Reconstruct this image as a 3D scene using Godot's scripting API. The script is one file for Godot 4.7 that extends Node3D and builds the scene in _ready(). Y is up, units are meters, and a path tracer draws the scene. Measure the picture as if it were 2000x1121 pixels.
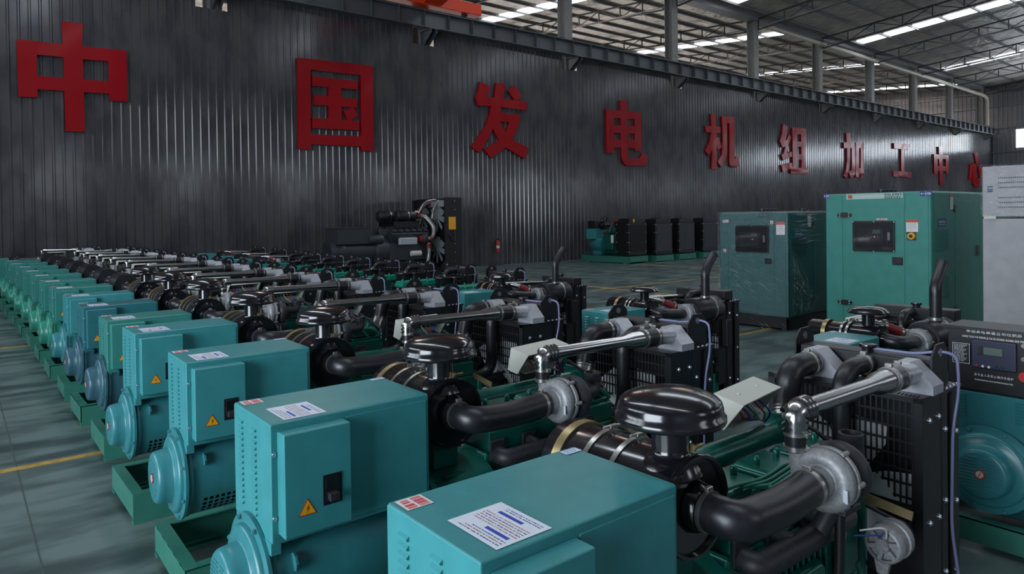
extends Node3D

# ------------------------------------------------------------------ mesh builder
class MB extends RefCounted:
	var v := PackedVector3Array()
	var n := PackedVector3Array()

	func tri(a: Vector3, b: Vector3, c: Vector3, na: Vector3, nb: Vector3, nc: Vector3) -> void:
		var g := (c - a).cross(b - a)
		if g.length_squared() < 1e-16:
			return
		if g.dot(na + nb + nc) < 0.0:
			v.append_array([a, c, b]); n.append_array([na, nc, nb])
		else:
			v.append_array([a, b, c]); n.append_array([na, nb, nc])

	func quad(a: Vector3, b: Vector3, c: Vector3, d: Vector3, na: Vector3, nb: Vector3, nc: Vector3, nd: Vector3) -> void:
		tri(a, b, c, na, nb, nc); tri(a, c, d, na, nc, nd)

	func flat(a: Vector3, b: Vector3, c: Vector3, d: Vector3, nn: Vector3) -> void:
		quad(a, b, c, d, nn, nn, nn, nn)

	func box(c: Vector3, s: Vector3, bev := 0.0, b := Basis()) -> MB:
		var h := s * 0.5
		if bev <= 0.0:
			for ax in 3:
				for sg in [-1.0, 1.0]:
					var nn := Vector3.ZERO; nn[ax] = sg
					var u := (ax + 1) % 3; var w := (ax + 2) % 3
					var p := []
					for k in [[-1, -1], [1, -1], [1, 1], [-1, 1]]:
						var q := Vector3.ZERO
						q[ax] = sg * h[ax]; q[u] = k[0] * h[u]; q[w] = k[1] * h[w]
						p.append(c + b * q)
					flat(p[0], p[1], p[2], p[3], b * nn)
			return self
		var i := h - Vector3.ONE * bev
		for ax in 3:
			var u := (ax + 1) % 3; var w := (ax + 2) % 3
			for sg in [-1.0, 1.0]:
				var nn := Vector3.ZERO; nn[ax] = sg
				var p := []
				for k in [[-1, -1], [1, -1], [1, 1], [-1, 1]]:
					var q := Vector3.ZERO
					q[ax] = sg * h[ax]; q[u] = k[0] * i[u]; q[w] = k[1] * i[w]
					p.append(c + b * q)
				flat(p[0], p[1], p[2], p[3], b * nn)
			for su in [-1.0, 1.0]:
				for sw in [-1.0, 1.0]:
					var n1 := Vector3.ZERO; n1[u] = su
					var n2 := Vector3.ZERO; n2[w] = sw
					var a1 := Vector3.ZERO; a1[u] = su * h[u]; a1[w] = sw * i[w]
					var a2 := Vector3.ZERO; a2[u] = su * i[u]; a2[w] = sw * h[w]
					var e := Vector3.ZERO; e[ax] = i[ax]
					quad(c + b * (a1 - e), c + b * (a1 + e), c + b * (a2 + e), c + b * (a2 - e), b * n1, b * n1, b * n2, b * n2)
		for sx in [-1.0, 1.0]:
			for sy in [-1.0, 1.0]:
				for sz in [-1.0, 1.0]:
					var s3 := Vector3(sx, sy, sz)
					var ps := []
					var ns := []
					for ax in 3:
						var q := i * s3; q[ax] = h[ax] * s3[ax]
						var nn := Vector3.ZERO; nn[ax] = s3[ax]
						ps.append(c + b * q); ns.append(b * nn)
					tri(ps[0], ps[1], ps[2], ns[0], ns[1], ns[2])
		return self

	# box given by two corners
	func bb(a: Vector3, c: Vector3, bev := 0.0) -> MB:
		return box((a + c) * 0.5, (c - a).abs(), bev)

	func tube(p: Array, rad, sides := 10, caps := true, closed := false) -> MB:
		var m := p.size()
		var rings := []
		var up := Vector3.UP
		var t0: Vector3 = (p[1] - p[0]).normalized()
		if absf(t0.dot(up)) > 0.9:
			up = Vector3.RIGHT
		var side := t0.cross(up).normalized()
		for k in m:
			var a: Vector3 = p[k - 1] if k > 0 else (p[m - 1] if closed else p[0])
			var c: Vector3 = p[k + 1] if k < m - 1 else (p[0] if closed else p[m - 1])
			var t := (c - a).normalized()
			side = (side - t * side.dot(t)).normalized()
			var o := t.cross(side)
			var r: float = rad[k] if rad is Array else rad
			var ring := []
			for j in sides:
				var an := TAU * j / sides
				var d := side * cos(an) + o * sin(an)
				ring.append([p[k] + d * r, d])
			rings.append(ring)
		var last := m if closed else m - 1
		for k in last:
			var r0: Array = rings[k]
			var r1: Array = rings[(k + 1) % m]
			for j in sides:
				var j2 := (j + 1) % sides
				quad(r0[j][0], r0[j2][0], r1[j2][0], r1[j][0], r0[j][1], r0[j2][1], r1[j2][1], r1[j][1])
		if caps and not closed:
			for e in [0, m - 1]:
				var nn: Vector3 = (p[0] - p[1]).normalized() if e == 0 else (p[m - 1] - p[m - 2]).normalized()
				for j in sides:
					tri(p[e], rings[e][j][0], rings[e][(j + 1) % sides][0], nn, nn, nn)
		return self

	func cyl(a: Vector3, b: Vector3, r: float, sides := 16) -> MB:
		return tube([a, b], r, sides)

	# profile: Vector2(along axis, radius), outer surface with rising t
	func lathe(o: Vector3, axis: Vector3, prof: Array, segs := 24) -> MB:
		var a := axis.normalized()
		var p := a.cross(Vector3.UP if absf(a.y) < 0.9 else Vector3.RIGHT).normalized()
		var q := a.cross(p)
		var nr := []
		for k in prof.size() - 1:
			var d: Vector2 = prof[k + 1] - prof[k]
			nr.append(Vector2(-d.y, d.x).normalized())
		for k in prof.size() - 1:
			var n0: Vector2 = nr[k]
			var n1: Vector2 = nr[k]
			if k > 0 and n0.dot(nr[k - 1]) > 0.6:
				n0 = (n0 + nr[k - 1]).normalized()
			if k < nr.size() - 1 and n1.dot(nr[k + 1]) > 0.6:
				n1 = (n1 + nr[k + 1]).normalized()
			var p0: Vector2 = prof[k]
			var p1: Vector2 = prof[k + 1]
			for j in segs:
				var e := []
				for jj in [j, j + 1]:
					var an: float = TAU * jj / segs
					e.append(p * cos(an) + q * sin(an))
				var a0: Vector3 = o + a * p0.x + e[0] * p0.y
				var b0: Vector3 = o + a * p0.x + e[1] * p0.y
				var a1: Vector3 = o + a * p1.x + e[0] * p1.y
				var b1: Vector3 = o + a * p1.x + e[1] * p1.y
				quad(a0, b0, b1, a1, a * n0.x + e[0] * n0.y, a * n0.x + e[1] * n0.y, a * n1.x + e[1] * n1.y, a * n1.x + e[0] * n1.y)
		return self

	# patch of a cylinder around the x axis, angle 0 towards +z, turning downwards
	func patch(c: Vector3, r: float, xa: float, xb: float, aa: float, ab: float) -> MB:
		var k := maxi(1, int(ceil((ab - aa) / 0.14)))
		for i in k:
			var e := []
			for j in 2:
				var an := lerpf(aa, ab, float(i + j) / k)
				e.append(Vector3(0, -sin(an), cos(an)))
			quad(c + Vector3(xa, 0, 0) + e[0] * r, c + Vector3(xb, 0, 0) + e[0] * r, c + Vector3(xb, 0, 0) + e[1] * r, c + Vector3(xa, 0, 0) + e[1] * r, e[0], e[0], e[1], e[1])
		return self

	# flat polygon in the plane (ax, ay) through o, thickened along dep
	func prism(poly: Array, o: Vector3, ax: Vector3, ay: Vector3, dep: Vector3) -> MB:
		var pp := PackedVector2Array(poly)
		var ix := Geometry2D.triangulate_polygon(pp)
		var dn := dep.normalized()
		for k in range(0, ix.size(), 3):
			var t := []
			for e in 3:
				var q := pp[ix[k + e]]
				t.append(o + ax * q.x + ay * q.y)
			tri(t[0], t[1], t[2], -dn, -dn, -dn)
			tri(t[0] + dep, t[1] + dep, t[2] + dep, dn, dn, dn)
		var area := 0.0
		for k in pp.size():
			area += pp[k].cross(pp[(k + 1) % pp.size()])
		var sg := 1.0 if area > 0 else -1.0
		for k in pp.size():
			var q0 := pp[k]
			var q1 := pp[(k + 1) % pp.size()]
			var d := (q1 - q0).normalized()
			var nn := (ax * d.y - ay * d.x) * sg
			var a := o + ax * q0.x + ay * q0.y
			var b := o + ax * q1.x + ay * q1.y
			flat(a, b, b + dep, a + dep, nn.normalized())
		return self

	func done() -> ArrayMesh:
		var arr := []
		arr.resize(Mesh.ARRAY_MAX)
		arr[Mesh.ARRAY_VERTEX] = v
		arr[Mesh.ARRAY_NORMAL] = n
		var m := ArrayMesh.new()
		m.add_surface_from_arrays(Mesh.PRIMITIVE_TRIANGLES, arr)
		return m

func V(x: float, y: float, z: float) -> Vector3:
	return Vector3(x, y, z)

# polyline with rounded corners
func bend(p: Array, r: float, k := 6) -> Array:
	var out := [p[0]]
	for i in range(1, p.size() - 1):
		var a: Vector3 = p[i - 1]
		var b: Vector3 = p[i]
		var c: Vector3 = p[i + 1]
		var d := minf(r, minf(a.distance_to(b), b.distance_to(c)) * 0.49)
		var s := b + (a - b).normalized() * d
		var e := b + (c - b).normalized() * d
		for j in k + 1:
			var t := float(j) / k
			out.append(s.lerp(b, t).lerp(b.lerp(e, t), t))
	out.append(p[p.size() - 1])
	return out

func ring(c: Vector3, axis: Vector3, r: float, k := 24, from := 0.0, to := TAU) -> Array:
	var a := axis.normalized()
	var p := a.cross(Vector3.UP if absf(a.y) < 0.9 else Vector3.RIGHT).normalized()
	var q := a.cross(p)
	var out := []
	var full := absf(to - from - TAU) < 0.001
	for j in (k if full else k + 1):
		var an := from + (to - from) * j / k
		out.append(c + (p * cos(an) + q * sin(an)) * r)
	return out

# ------------------------------------------------------------------ naming, parts and things
var used := {}
func numbered(called: String) -> String:
	if not used.has(called):
		used[called] = 0
		return called
	used[called] += 1
	return "%s_%03d" % [called, used[called]]

func part(parent: Node, called: String, mesh: Mesh, m: Material) -> MeshInstance3D:
	var o := MeshInstance3D.new()
	o.name = called
	o.mesh = mesh
	o.material_override = m
	o.cast_shadow = GeometryInstance3D.SHADOW_CASTING_SETTING_ON
	parent.add_child(o, true)
	return o

func tag(o: Node, label: String, category: String, group := "", kind := "") -> Node:
	if label: o.set_meta("label", label)
	if category: o.set_meta("category", category)
	if group: o.set_meta("group", group)
	if kind: o.set_meta("kind", kind)
	return o

func thing(called: String, at: Vector3, turn := 0.0) -> Node3D:
	var o := Node3D.new()
	o.name = numbered(called)
	add_child(o)
	o.position = at
	o.rotation.y = turn
	return o

func structure(called: String, label := "") -> Node3D:
	var o := Node3D.new()
	o.name = called
	add_child(o)
	o.set_meta("kind", "structure")
	if label: o.set_meta("label", label)
	return o

func copy(root: Node3D) -> Node3D:
	var r: Node3D = root.duplicate()
	var base: String = root.name
	base = base.rstrip("0123456789").trim_suffix("_")
	r.name = numbered(base)
	add_child(r)
	return r

# ------------------------------------------------------------------ materials
var M := {}

func noise_img(w: int, freq: float, sd: int, oct := 4, sx := 1.0) -> Image:
	var f := FastNoiseLite.new()
	f.seed = sd; f.frequency = freq; f.fractal_octaves = oct
	f.noise_type = FastNoiseLite.TYPE_SIMPLEX_SMOOTH
	var im := f.get_seamless_image(w, w)
	im.convert(Image.FORMAT_RGB8)
	return im

func tint_tex(w: int, freq: float, sd: int, lo: Color, hi: Color, oct := 4, gamma := 1.0) -> ImageTexture:
	var im := noise_img(w, freq, sd, oct)
	for y in w:
		for x in w:
			var t := clampf((im.get_pixel(x, y).r - 0.25) * 2.0, 0.0, 1.0)
			im.set_pixel(x, y, lo.lerp(hi, pow(t, gamma)))
	return ImageTexture.create_from_image(im)

func normal_tex(w: int, freq: float, sd: int, strength: float, oct := 4) -> ImageTexture:
	var im := noise_img(w, freq, sd, oct)
	im.bump_map_to_normal_map(strength)
	return ImageTexture.create_from_image(im)

func mat(c: Color, rough := 0.5, metal := 0.0, tex: Texture2D = null, scale := 1.0) -> StandardMaterial3D:
	var m := StandardMaterial3D.new()
	m.albedo_color = c
	m.roughness = rough
	m.metallic = metal
	if tex:
		m.albedo_texture = tex
		m.uv1_triplanar = true
		m.uv1_scale = Vector3.ONE * scale
	return m

func rgb(r: int, g: int, b: int) -> Color:
	return Color(r / 255.0, g / 255.0, b / 255.0)

func glass_mat(c: Color, alpha: float, rough := 0.05) -> StandardMaterial3D:
	var m := mat(Color(c.r, c.g, c.b, alpha), rough)
	m.transparency = BaseMaterial3D.TRANSPARENCY_ALPHA
	m.cull_mode = BaseMaterial3D.CULL_DISABLED
	return m

func glow(c: Color, e: float) -> StandardMaterial3D:
	var m := mat(c, 0.5)
	m.emission_enabled = true
	m.emission = c
	m.emission_energy_multiplier = e
	return m

func make_materials() -> void:
	var spot := tint_tex(256, 0.02, 3, Color(0.95, 0.955, 0.955), Color(1, 1, 1), 5)
	M.box = mat(rgb(58, 138, 142), 0.36, 0.0, spot, 1.3)
	M.box.metallic_specular = 0.5
	M.alt = mat(rgb(50, 122, 128), 0.3, 0.0, spot, 2.0)
	M.alt.metallic_specular = 0.5
	M.skid = mat(rgb(52, 118, 102), 0.38, 0.0, spot, 1.1)
	M.engine = mat(rgb(12, 96, 84), 0.26, 0.25, spot, 3.0)
	M.canopy = mat(rgb(52, 132, 120), 0.5, 0.0, spot, 0.8)
	M.canopy_teal = mat(rgb(22, 86, 85), 0.4, 0.0, spot, 0.8)
	M.black = mat(rgb(17, 17, 20), 0.42)
	M.gloss = mat(rgb(22, 22, 26), 0.15, 0.0, tint_tex(256, 0.03, 9, Color(0.85, 0.85, 0.87), Color(1, 1, 1), 5), 2.0)
	M.gloss.metallic_specular = 0.6
	M.rubber = mat(rgb(31, 31, 36), 0.36, 0.0, tint_tex(256, 0.025, 12, Color(0.8, 0.8, 0.82), Color(1, 1, 1), 5), 3.0)
	M.iron = mat(rgb(46, 46, 50), 0.5, 0.1, tint_tex(256, 0.05, 14, Color(0.75, 0.75, 0.77), Color(1, 1, 1), 4), 4.0)
	M.chrome = mat(rgb(178, 178, 178), 0.2, 1.0)
	M.steel = mat(rgb(170, 168, 162), 0.3, 0.9)
	M.alu = mat(rgb(184, 186, 192), 0.38, 0.5, tint_tex(128, 0.05, 22, Color(0.94, 0.94, 0.95), Color(1, 1, 1), 4), 6.0)
	M.cast = mat(rgb(150, 151, 152), 0.5, 0.35, tint_tex(128, 0.06, 23, Color(0.86, 0.86, 0.87), Color(1, 1, 1), 4), 8.0)
	M.brass = mat(rgb(152, 134, 96), 0.35, 0.7)
	M.bolt = mat(rgb(196, 200, 214), 0.22, 0.9)
	M.cream = mat(rgb(196, 197, 186), 0.55)
	M.white = mat(rgb(210, 212, 214), 0.5)
	M.paper = mat(rgb(206, 212, 222), 0.55)
	M.red = mat(rgb(176, 34, 36), 0.45)
	M.redhose = mat(rgb(116, 30, 32), 0.5)
	M.yellow = mat(rgb(226, 160, 22), 0.5)
	M.markred = mat(rgb(150, 44, 10), 0.5)
	M.blue = mat(rgb(40, 66, 150), 0.5)
	M.wireblue = mat(rgb(30, 60, 160), 0.45)
	M.wirered = mat(rgb(180, 28, 34), 0.45)
	M.wiregreen = mat(rgb(10, 110, 90), 0.35)
	M.vinyl = mat(rgb(120, 122, 158), 0.2)
	M.vinyl.backlight_enabled = true
	M.vinyl.backlight = Color(0.3, 0.3, 0.4)
	M.core = mat(rgb(48, 50, 54), 0.6, 0.4)
	M.letter = mat(rgb(140, 11, 20), 0.3)
	M.letter.metallic_specular = 0.3
	M.letter.normal_enabled = true
	M.letter.normal_texture = normal_tex(256, 0.006, 31, 6.0, 2)
	M.letter.normal_scale = 0.55
	M.letter.uv1_triplanar = true
	M.letter.uv1_world_triplanar = true
	M.letter.uv1_scale = Vector3.ONE * 0.35
	M.orange = mat(rgb(214, 62, 26), 0.45)
	M.orange.metallic_specular = 0.4
	# corrugated wall: dark factory paint with dusty streaks
	var wt := tint_tex(512, 0.008, 41, Color(0.84, 0.84, 0.87), Color(1.1, 1.08, 1.05), 6)
	M.wall = mat(rgb(78, 77, 79), 0.17, 0.2, wt, 0.3)
	M.wall.uv1_world_triplanar = true
	M.wall.uv1_scale = Vector3(0.3, 0.14, 0.3)
	M.wall.normal_enabled = true
	M.wall.normal_texture = normal_tex(256, 0.01, 43, 3.0, 3)
	M.wall.normal_scale = 0.06
	M.beam = mat(rgb(74, 78, 82), 0.42, 0.0, spot, 0.7)
	M.column = mat(rgb(128, 126, 124), 0.5, 0.0, spot, 0.5)
	M.truss = mat(rgb(46, 42, 42), 0.6)
	M.box_blue = mat(rgb(42, 108, 116), 0.36, 0.0, spot, 1.3)
	M.box_green = mat(rgb(52, 128, 120), 0.36, 0.0, spot, 1.3)
	M.alt_slate = mat(rgb(52, 92, 104), 0.3, 0.0, spot, 2.0)
	M.alt_green = mat(rgb(44, 134, 114), 0.3, 0.0, spot, 2.0)
	M.purlin = mat(rgb(120, 122, 126), 0.45, 0.3)
	M.foil = mat(rgb(206, 198, 190), 0.4, 0.4, tint_tex(256, 0.02, 51, Color(0.84, 0.83, 0.82), Color(1, 1, 1), 5), 0.5)
	M.foil.uv1_world_triplanar = true
	M.foil.uv1_scale = Vector3(0.5, 0.5, 0.22)
	M.foil.normal_enabled = true
	M.foil.normal_texture = normal_tex(512, 0.02, 53, 9.0, 4)
	M.foil.normal_scale = 0.9
	M.endwall = mat(rgb(118, 118, 124), 0.5, 0.2, spot, 0.4)
	M.pvc = mat(rgb(196, 186, 172), 0.4)
	# floor: worn grey green epoxy
	var ft := tint_tex(1024, 0.006, 61, Color(0.6, 0.63, 0.64), Color(1.05, 1.05, 1.04), 8)
	M.floor = mat(rgb(100, 117, 115), 0.42, 0.0, ft, 0.16)
	M.floor.uv1_world_triplanar = true
	M.floor.uv1_scale = Vector3(0.14, 0.2, 0.4)
	M.floor.roughness_texture = tint_tex(512, 0.01, 63, Color(0.8, 0.8, 0.8), Color(1, 1, 1), 5)
	M.line = mat(rgb(178, 144, 66), 0.5, 0.0, tint_tex(256, 0.04, 65, Color(0.85, 0.85, 0.85), Color(1.05, 1.05, 1.05), 5), 0.7)
	M.line.uv1_world_triplanar = true
	M.rocker = mat(rgb(20, 126, 106), 0.3, 0.1)
	M.pipe = mat(rgb(150, 148, 145), 0.3, 0.9)
	M.fanblade = mat(rgb(124, 128, 130), 0.3)
	M.coreface = mat(rgb(92, 92, 96), 0.7, 0.2)
	M.joint = mat(rgb(62, 70, 69), 0.8)
	M.darkset = mat(rgb(44, 48, 54), 0.4)
	M.cabinet = mat(rgb(166, 165, 167), 0.55, 0.0, spot, 0.8)
	M.sky = glow(Color(0.95, 0.97, 1.0), 3.0)
	M.pane = glow(Color(0.93, 0.96, 1.0), 3.0)
	M.film = glass_mat(Color(0.92, 0.95, 0.96), 0.018, 0.06)
	M.film.normal_enabled = true
	M.film.normal_texture = normal_tex(512, 0.03, 71, 14.0, 4)
	M.film.uv1_triplanar = true
	M.film.uv1_scale = Vector3(0.5, 1.6, 0.7)
	M.film_clear = glass_mat(Color(0.92, 0.95, 0.96), 0.012, 0.08)
	# clear plastic of the film folds: refracting, without a colour of its own
	M.clear_plastic = mat(Color(1, 1, 1, 0.1), 0.04)
	M.clear_plastic.refraction_enabled = true
	M.clear_plastic.refraction_scale = 0.05
	M.clear_plastic.transparency = BaseMaterial3D.TRANSPARENCY_ALPHA
	M.acryl = glass_mat(Color(0.05, 0.06, 0.07), 0.12, 0.05)
	M.screen = mat(rgb(96, 108, 104), 0.2)
	M.ctrl = mat(rgb(48, 52, 72), 0.35)
	M.slate = mat(rgb(36, 36, 41), 0.35)
	M.wood = mat(rgb(136, 86, 62), 0.7)

# ------------------------------------------------------------------ camera and light
const FOCAL := 1349.0
const CAM := Vector3(0, 1.75, 0)
var cam_r: Vector3
var cam_u: Vector3
var cam_f: Vector3

func set_camera() -> void:
	var yaw := deg_to_rad(38.88)
	var pit := deg_to_rad(0.66)
	var rol := deg_to_rad(-0.785)
	cam_f = V(sin(yaw) * cos(pit), -sin(pit), -cos(yaw) * cos(pit))
	var r := V(cos(yaw), 0, sin(yaw))
	var u := r.cross(cam_f)
	cam_r = r * cos(rol) + u * sin(rol)
	cam_u = u * cos(rol) - r * sin(rol)
	var c := Camera3D.new()
	c.name = "camera"
	add_child(c)
	c.transform = Transform3D(Basis(cam_r, cam_u, -cam_f), CAM)
	c.near = 0.05
	c.far = 300.0
	c.keep_aspect = Camera3D.KEEP_HEIGHT
	c.set_frustum(1121.0 / FOCAL * 0.05, Vector2(0, -120.5 / FOCAL * 0.05), 0.05, 300.0)
	c.current = true

# a pixel of the photograph to a point on the plane z = depth
func on_z(px: float, py: float, z: float) -> Vector3:
	var d := cam_f * FOCAL + cam_r * (px - 1000.0) - cam_u * (py - 440.0)
	return CAM + d * ((z - CAM.z) / d.z)

func area(called: String, at: Vector3, rot: Vector3, size: Vector2, e: float, c: Color) -> void:
	var l := AreaLight3D.new()
	l.name = called
	l.area_size = size
	l.light_energy = e
	l.light_color = c
	l.area_range = 120.0
	l.area_attenuation = 2.0
	l.shadow_enabled = true
	add_child(l)
	l.position = at
	l.rotation_degrees = rot

const DAY := Color(0.90, 0.95, 1.0)
func set_light() -> void:
	var w := WorldEnvironment.new()
	w.name = "world_environment"
	var e := Environment.new()
	e.background_mode = Environment.BG_SKY
	var s := Sky.new()
	var pm := ProceduralSkyMaterial.new()
	pm.sky_top_color = Color(0.62, 0.70, 0.80)
	pm.sky_horizon_color = Color(0.82, 0.85, 0.88)
	pm.ground_bottom_color = Color(0.30, 0.30, 0.29)
	pm.ground_horizon_color = Color(0.60, 0.60, 0.60)
	pm.sun_angle_max = 0.0
	s.sky_material = pm
	e.sky = s
	e.tonemap_mode = Environment.TONE_MAPPER_LINEAR
	e.tonemap_exposure = 1.0
	e.sdfgi_enabled = true
	e.ssao_enabled = true
	e.ssil_enabled = true
	w.environment = e
	add_child(w)
	# daylight: through the roof light strips of this bay and the next one
	for x in STRIPS:
		area("skylight_daylight", V(x, roof_y(-13.4) - 0.35, -13.4), V(-90, 0, 0), Vector2(0.9, 12.6), 36.0, DAY)
		area("skylight_daylight", V(x, roof_y(-0.6) - 0.35, -0.6), V(-90, 0, 0), Vector2(0.9, 12.2), 20.0, DAY)
	for x in FAR_STRIPS:
		area("skylight_daylight", V(x, 12.6, -28.0), V(-90, 0, 0), Vector2(0.9, 12.0), 60.0, Color(1.0, 0.93, 0.85))
	# the open truck door in the near end wall and the rows of windows
	area("door_daylight", V(-6.8, 2.5, -1.0), V(0, -90, 0), Vector2(5.6, 4.8), 108.0, DAY)
	area("window_daylight", V(-6.8, 5.4, -11.9), V(0, -90, 0), Vector2(13.4, 2.4), 40.0, DAY)
	area("window_daylight", V(38.0, 4.4, 5.8), V(0, 0, 0), Vector2(56.0, 2.0), 6.0, DAY)
	area("window_daylight", V(68.8, 7.7, -7.5), V(0, 90, 0), Vector2(22.0, 1.5), 90.0, DAY)
	area("far_bay_fill", V(34.0, 5.0, -47.6), V(0, 180, 0), Vector2(64.0, 3.0), 220.0, Color(1.0, 0.92, 0.84))  # added fill for the neighbouring bay and its roof, source made up

# ------------------------------------------------------------------ the hall
const ZW := -20.17
const BAY := 6.85
const X0 := 5.23
const XL := -7.0
const XR := 69.1
const STRIPS := [2.9, 16.6, 30.3, 44.0, 57.6]
const FAR_STRIPS := [10.9, 24.5, 38.1, 51.7, 65.3]

func roof_y(z: float) -> float:
	if z < -20.5:
		return 12.3 + 0.085 * (-20.5 - z) if z > -34.0 else 13.45 - 0.085 * (-34.0 - z)
	return 12.3 + 0.08 * (z + 20.5) if z < -7.0 else 13.38 - 0.08 * (z + 7.0)

func unit_box() -> ArrayMesh:
	return MB.new().box(Vector3.ZERO, Vector3.ONE).done()

var UNIT: ArrayMesh
func bar(parent: Node, called: String, a: Vector3, b: Vector3, w: float, h: float, m: Material) -> MeshInstance3D:
	var o := part(parent, called, UNIT, m)
	var t := (b - a).normalized()
	var up := Vector3.UP if absf(t.y) < 0.95 else Vector3.RIGHT
	var s := t.cross(up).normalized()
	var u := s.cross(t)
	o.transform = Transform3D(Basis(t * a.distance_to(b), u * h, s * w), (a + b) * 0.5)
	return o

func slab(parent: Node, called: String, a: Vector3, b: Vector3, m: Material) -> MeshInstance3D:
	return part(parent, called, MB.new().bb(a, b).done(), m)

func sheet_mesh(w: float, ribs: int, h: float, up: float) -> ArrayMesh:
	var p := w / ribs
	var q := []
	for k in ribs:
		var x := k * p
		q.append_array([Vector2(x, 0), Vector2(x + p * 0.30, 0), Vector2(x + p * 0.40, up), Vector2(x + p * 0.54, up), Vector2(x + p * 0.64, 0)])
	q.append_array([Vector2(w, 0), Vector2(w, -0.04), Vector2(0, -0.04)])
	return MB.new().prism(q, Vector3.ZERO, Vector3.RIGHT, V(0, 0, 1), V(0, h, 0)).done()

func build_hall() -> void:
	UNIT = unit_box()
	# floor
	var fl := structure("floor")
	slab(fl, "slab", V(XL, -0.25, -48), V(XR + 0.4, 0, 6.3), M.floor)
	for q in [[-12, -6.03, 3.2, -6.11], [-12, -12.06, 3.2, -12.15], [8.0, -5.68, 30, -5.76], [8.4, -11.46, 40, -11.54]]:
		slab(fl, "floor_marking", V(q[0], 0, q[1]), V(q[2], 0.003, q[3]), M.line)
	for q in [[12.22, -19.4, 12.33, -2], [19.06, -16.6, 19.17, -2]]:
		slab(fl, "floor_marking", V(q[0], 0, q[1]), V(q[2], 0.0034, q[3]), M.line)
	for q in [[0.31, -20.0, 0.317, 6.0]]:
		slab(fl, "floor_joint", V(q[0], 0, q[1]), V(q[2], 0.0012, q[3]), M.joint)
	# dark corrugated partition wall, one object per sheet
	var wb := structure("wall_back", "dark grey corrugated steel partition wall")
	var w := BAY / 8.0
	var tall := sheet_mesh(w, 4, 8.2, 0.022)
	var low := sheet_mesh(w, 4, 7.65, 0.022)
	for k in range(-14, 75):
		var x := X0 + k * w
		if x > XR - 0.2:
			break
		var o := part(wb, "wall_sheet", low if posmod(k, 8) == 0 else tall, M.wall)
		o.position = V(x, 0, ZW)
	# columns of the row between the two bays
	for nn in range(0, 10):
		var x := X0 + BAY * nn + 0.55
		if x > XR: break
		var c := thing("steel_column", V(x, 0, -20.55))
		tag(c, "grey steel column behind the dark wall, %s from the far end wall" % ORD[9 - nn], "column", "columns between the two bays")
		slab(c, "flange", V(-0.2, 0, 0.2), V(0.2, 11.94, 0.225), M.column)
		slab(c, "flange", V(-0.2, 0, -0.225), V(0.2, 11.94, -0.2), M.column)
		slab(c, "web", V(-0.012, 0, -0.2), V(0.012, 11.94, 0.2), M.column)
		part(c, "bracket", MB.new().prism([Vector2(0.2, 7.62), Vector2(0.32, 7.62), Vector2(0.85, 7.98), Vector2(0.85, 8.1), Vector2(0.2, 8.1)], V(-0.12, 0, 0), V(0, 0, 1), Vector3.UP, V(0.03, 0, 0)).done(), M.beam)
		part(c, "bracket", MB.new().prism([Vector2(0.2, 7.62), Vector2(0.32, 7.62), Vector2(0.85, 7.98), Vector2(0.85, 8.1), Vector2(0.2, 8.1)], V(0.10, 0, 0), V(0, 0, 1), Vector3.UP, V(0.03, 0, 0)).done(), M.beam)
		slab(c, "bracket_plate", V(-0.2, 8.1, 0.2), V(0.2, 8.125, 0.9), M.beam)
	# crane runway beam
	var rb := thing("crane_runway_beam", V(0, 0, -19.86))
	tag(rb, "long dark steel crane beam with stiffener plates along the wall top", "beam")
	slab(rb, "top_flange", V(XL, 8.67, -0.17), V(XR - 0.6, 8.70, 0.17), M.beam)
	slab(rb, "bottom_flange", V(XL, 8.13, -0.17), V(XR - 0.6, 8.16, 0.17), M.beam)
	slab(rb, "web", V(XL, 8.16, -0.008), V(XR - 0.6, 8.67, 0.008), M.beam)
	slab(rb, "rail", V(XL, 8.70, -0.03), V(XR - 0.6, 8.76, 0.03), M.truss)
	var sm := MB.new().bb(V(-0.006, 8.16, 0.008), V(0.006, 8.67, 0.155)).done()
	for k in range(-12, 57):
		part(rb, "stiffener", sm, M.beam).position.x = 14.267 + k * BAY / 7.0
	# roof of this bay and of the next one
	var ce := structure("ceiling")
	for q in [[-20.5, -7.0], [-7.0, 6.3], [-34.0, -20.5], [-48.0, -34.0]]:
		var y0 := roof_y(q[0] + 0.0001)
		var y1 := roof_y(q[1] - 0.0001)
		part(ce, "roof_insulation", MB.new().prism([Vector2(q[0], y0), Vector2(q[1], y1), Vector2(q[1], y1 + 0.12), Vector2(q[0], y0 + 0.12)], V(XL, 0, 0), V(0, 0, 1), Vector3.UP, V(XR + 0.4 - XL, 0, 0)).done(), M.foil)
	var zz := [-19.9, -18.3, -16.7, -15.1, -13.5, -11.9, -10.3, -8.7, -7.1, -5.5, -3.9, -2.3, -0.7, 0.9, 2.5, 4.1, 5.7, -21.2, -22.8, -24.4, -26.0, -27.6, -29.2, -30.8, -32.4, -34.0, -35.6, -37.2]
	for z in zz:
		bar(ce, "purlin", V(XL, roof_y(z) - 0.07, z), V(XR, roof_y(z) - 0.07, z), 0.07, 0.12, M.purlin)
	for x in STRIPS:
		for k in 16:
			var z0: float = zz[k] + 0.06
			var z1: float = zz[k + 1] - 0.06
			if k == 8: continue
			bar(ce, "skylight_panel", V(x, roof_y(z0) - 0.02, z0), V(x, roof_y(z1) - 0.02, z1), 1.0, 0.03, M.sky)
	for x in FAR_STRIPS:
		for k in range(17, 26):
			var z0: float = zz[k] - 0.06
			var z1: float = zz[k + 1] + 0.06
			bar(ce, "skylight_panel", V(x, roof_y(z0) - 0.02, z0), V(x, roof_y(z1) - 0.02, z1), 0.9, 0.03, M.sky)
	# valley gutter beam and its drain pipe
	var gt := thing("valley_gutter", V(0, 0, -20.5))
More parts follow.
